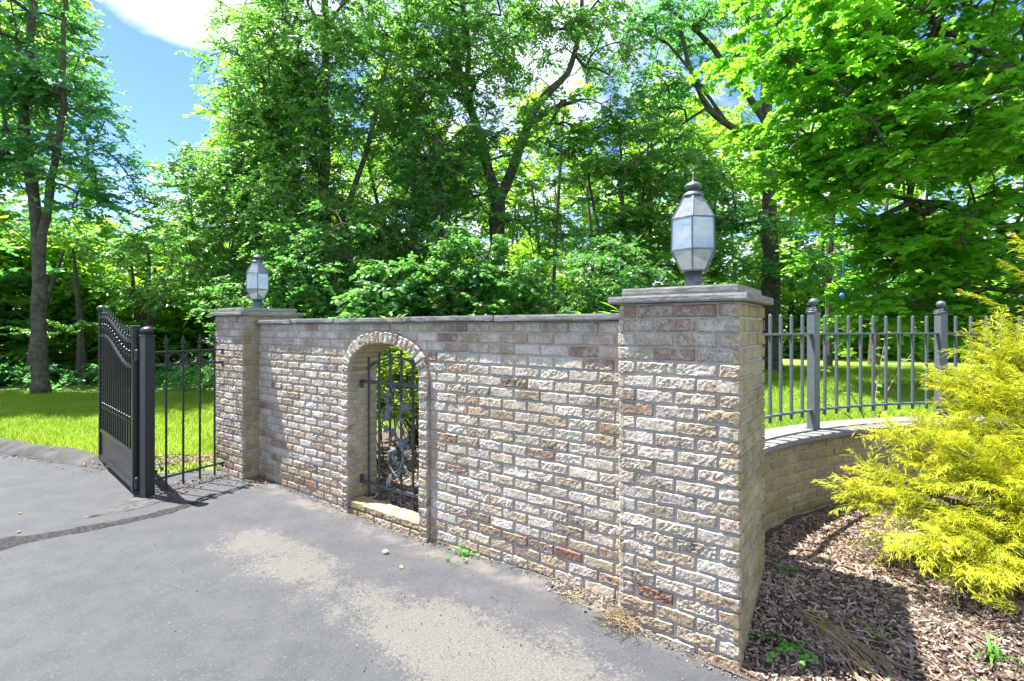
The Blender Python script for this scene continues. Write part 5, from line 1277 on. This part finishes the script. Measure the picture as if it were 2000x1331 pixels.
mb = MB(); q0 = wp(3.95, .22, 0); q1 = wp(3.70, .16, 0); tube(mb, [q0 + Z * .004, (q0 + q1) / 2 + Z * .016, q1 + Z * .02], [.004, .005, .003], 6); tube(mb, [(q0 + q1) / 2 + Z * .016, (q0 + q1) / 2 + A(.05, -.06, .008)], [.003, .0015], 5)
tag(mb.build('twig', M_twig), 'dry twig on the asphalt at the foot of the far pillar', 'twig')
def dead(x, y, z, s, a, lab, m=None):
    lv, lf = leaf_shape('maple' if s > .05 else 'oak'); lv = lv * s * A(1, 1, -1.2); lv[:, 2] -= lv[:, 2].min(); ca, sa = math.cos(a), math.sin(a)
    V = lv @ np.array([[ca, sa, 0], [-sa, ca, 0], [0, 0, 1]]); mb = MB(); mb.add(V, lf, rnd=.3 + .7 * RNG.random()); o = mb.build('fallen_leaf', m or M_deadleaf, loc=(0, 0, 0)); o.location = (x, y, z); return tag(o, lab, 'fallen leaf')
z_ = float(mulch_z(1.62, 2.18)) + .016
dead(1.58, 2.20, z_, .085, 2.2, 'large tan fallen leaf on the shaded mulch'); dead(1.66, 2.27, z_ + .004, .055, .4, 'small reddish fallen leaf beside the large tan leaf')
for (px, py, lab) in [(40, 1003, 'dry leaf lying alone on the driveway at the left'), (41, 1038, 'curled pale leaf at the dark joint of the driveway at the left'), (785, 1102, 'tiny leaf scrap on the asphalt right of the stone'), (60, 898, 'brown leaf at the kerb far left'), (80, 905, 'orange leaf against the kerb'), (105, 912, 'pale brown leaf at the kerb nearest the gate')]:
    d = 985 * 1.554 / (py - 640); g = at(px, d, 0); dead(g[0], g[1], float(ground(g[0], g[1])) + .004, .045, RNG.random() * 6, lab)

# thin sapling behind the fence and the dark rail fence far behind
lm = MB(); tm = MB(); r = np.random.default_rng(3); sb = A(4.0, 5.6, .33); lv, lf = leaf_shape('plain')
sap = empty('sapling', tuple(sb), 'thin pale leaved sapling standing behind the iron pickets', 'sapling')
for (tip, n) in [((.15, 0, 1.1), 20), ((-.45, .05, .75), 14), ((.45, 0, .95), 14), ((-.8, 0, .5), 10)]:
    line = resample([(0, 0, 0), np.array(tip) * A(.4, .4, .6), tip], .1); tube(tm, line + sb, np.linspace(.010, .003, len(line)), 5)
    for k in range(n):
        p = line[int(r.integers(len(line) // 3, len(line)))]; a = r.random() * 6.28; D = A(math.cos(a), math.sin(a), r.normal(0, .3)); Fm = frames(D[None], (Z + r.normal(0, .4, 3))[None])[0]
        lm.add(lv * .085 * r.uniform(.7, 1.2) @ Fm + p + sb, lf, rnd=r.random())
tm.build('stem', M_twig, sap); lm.build('leaves', M_oak, sap)
rf = empty('rail_fence', (8, 19.5, 0), 'dark wooden post and rail fence in the shade beyond the right lawn', 'fence')
for k in range(7):
    mb = MB(); x = 6.5 + k * 2.4; box(mb, (x, 19.5 + .08 * x, .55), A(.06, 0, 0), A(0, .05, 0), A(0, 0, .65), .008); mb.build('post', M_wood, rf)
    if k < 6:
        for z in (.45, .78, 1.08):
            mb = MB(); box(mb, (x + 1.2, 19.5 + .08 * (x + 1.2) - .06, z + RNG.normal(0, .01)), A(1.22, .0976, 0), A(0, .02, 0), A(0, 0, .05), .006); mb.build('rail', M_wood, rf)
m, nt, b = mat('blue_paint'); b.inputs['Base Color'].default_value = (.01, .09, .45, 1); b.inputs['Roughness'].default_value = .4
bp = at(1644, 5.6, 1.554 + 62 / 985 * 5.6)
mb = MB(); lathe(mb, A(0, 0, -.03), [(.002, 0), (.02, .006), (.027, .02), (.028, .034), (.022, .05), (.008, .06), (.003, .064)], 14); tube(mb, [(0, 0, .03), (.01, 0, .2), (.03, .02, .42)], .0015, 4)
o = mb.build('hanging_ornament', m, loc=(0, 0, 0), smooth=True); o.location = bp; tag(o, 'small blue ornament hanging in the maple above the iron fence', 'ornament')

# ------------------------------------------------------------------ light, sky, camera
sc = bpy.context.scene
EL = rad(67.5); hd = nrm(A(*( -U[:2] * .94 - NO[:2] * .335), 0))       # horizontal travel of the sunlight
ld = A(hd[0] * math.cos(EL), hd[1] * math.cos(EL), -math.sin(EL))
sun = bpy.data.lights.new('sun', 'SUN'); sun.energy = 5.0; sun.angle = rad(.53); sun.color = (1, .955, .88)
so = bpy.data.objects.new('sun', sun); C.objects.link(so); so.rotation_euler = Vector(ld).to_track_quat('-Z', 'Y').to_euler(); so.location = (0, 0, 30)
w = bpy.data.worlds.new('World'); sc.world = w; w.use_nodes = True; nt = w.node_tree; bg = nt.nodes['Background']
sky = N(nt, 'ShaderNodeTexSky'); sky.sky_type = 'NISHITA'; sky.sun_disc = False; sky.sun_elevation = EL; sky.sun_rotation = math.atan2(-ld[0], -ld[1]); sky.air_density = .8; sky.dust_density = .2; sky.ozone_density = 1.5; sky.altitude = 100
tc = N(nt, 'ShaderNodeTexCoord'); sp = N(nt, 'ShaderNodeSeparateXYZ'); nt.links.new(tc.outputs['Generated'], sp.inputs[0])
zz = math_(nt, 'MAXIMUM', sp.outputs['Z'], .06)
cb_ = N(nt, 'ShaderNodeCombineXYZ'); nt.links.new(math_(nt, 'DIVIDE', sp.outputs['X'], zz), cb_.inputs[0]); nt.links.new(math_(nt, 'DIVIDE', sp.outputs['Y'], zz), cb_.inputs[1])
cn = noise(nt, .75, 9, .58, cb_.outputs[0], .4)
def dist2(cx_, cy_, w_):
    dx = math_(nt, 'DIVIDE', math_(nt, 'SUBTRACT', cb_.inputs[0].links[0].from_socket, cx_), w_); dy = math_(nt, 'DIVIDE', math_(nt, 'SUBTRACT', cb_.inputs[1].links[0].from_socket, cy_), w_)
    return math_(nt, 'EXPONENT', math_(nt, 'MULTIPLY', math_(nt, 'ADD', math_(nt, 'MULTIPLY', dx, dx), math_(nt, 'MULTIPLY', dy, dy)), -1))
cnb = math_(nt, 'SUBTRACT', math_(nt, 'ADD', math_(nt, 'ADD', cn, .03), math_(nt, 'MULTIPLY', dist2(-.95, 1.62, .30), .26)), math_(nt, 'MULTIPLY', dist2(-1.6, 2.3, .75), .24))  # cloud cover out of view widened and brightened as added fill; blue gap cleared
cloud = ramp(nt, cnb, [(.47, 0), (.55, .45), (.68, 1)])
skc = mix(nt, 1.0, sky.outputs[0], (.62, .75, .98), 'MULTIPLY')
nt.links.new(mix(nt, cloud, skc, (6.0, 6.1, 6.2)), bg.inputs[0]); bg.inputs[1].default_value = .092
cam = bpy.data.cameras.new('camera'); cam.sensor_width = 36; cam.lens = 985 / 2000 * 36; cam.clip_end = 2000; cam.clip_start = .05
co = bpy.data.objects.new('camera', cam); C.objects.link(co); co.location = (0, 0, 1.554); co.rotation_euler = (rad(90), 0, 0); cam.shift_y = -(665.5 - 640) / 2000; sc.camera = co
sc.view_settings.view_transform = 'Standard'; sc.view_settings.look = 'None'; sc.view_settings.exposure = 1.95; sc.view_settings.gamma = 1
sc.render.engine = 'CYCLES'; cy = sc.cycles; cy.max_bounces = 12; cy.diffuse_bounces = 9; cy.transmission_bounces = 8; cy.transparent_max_bounces = 10; cy.glossy_bounces = 3; cy.use_denoising = True
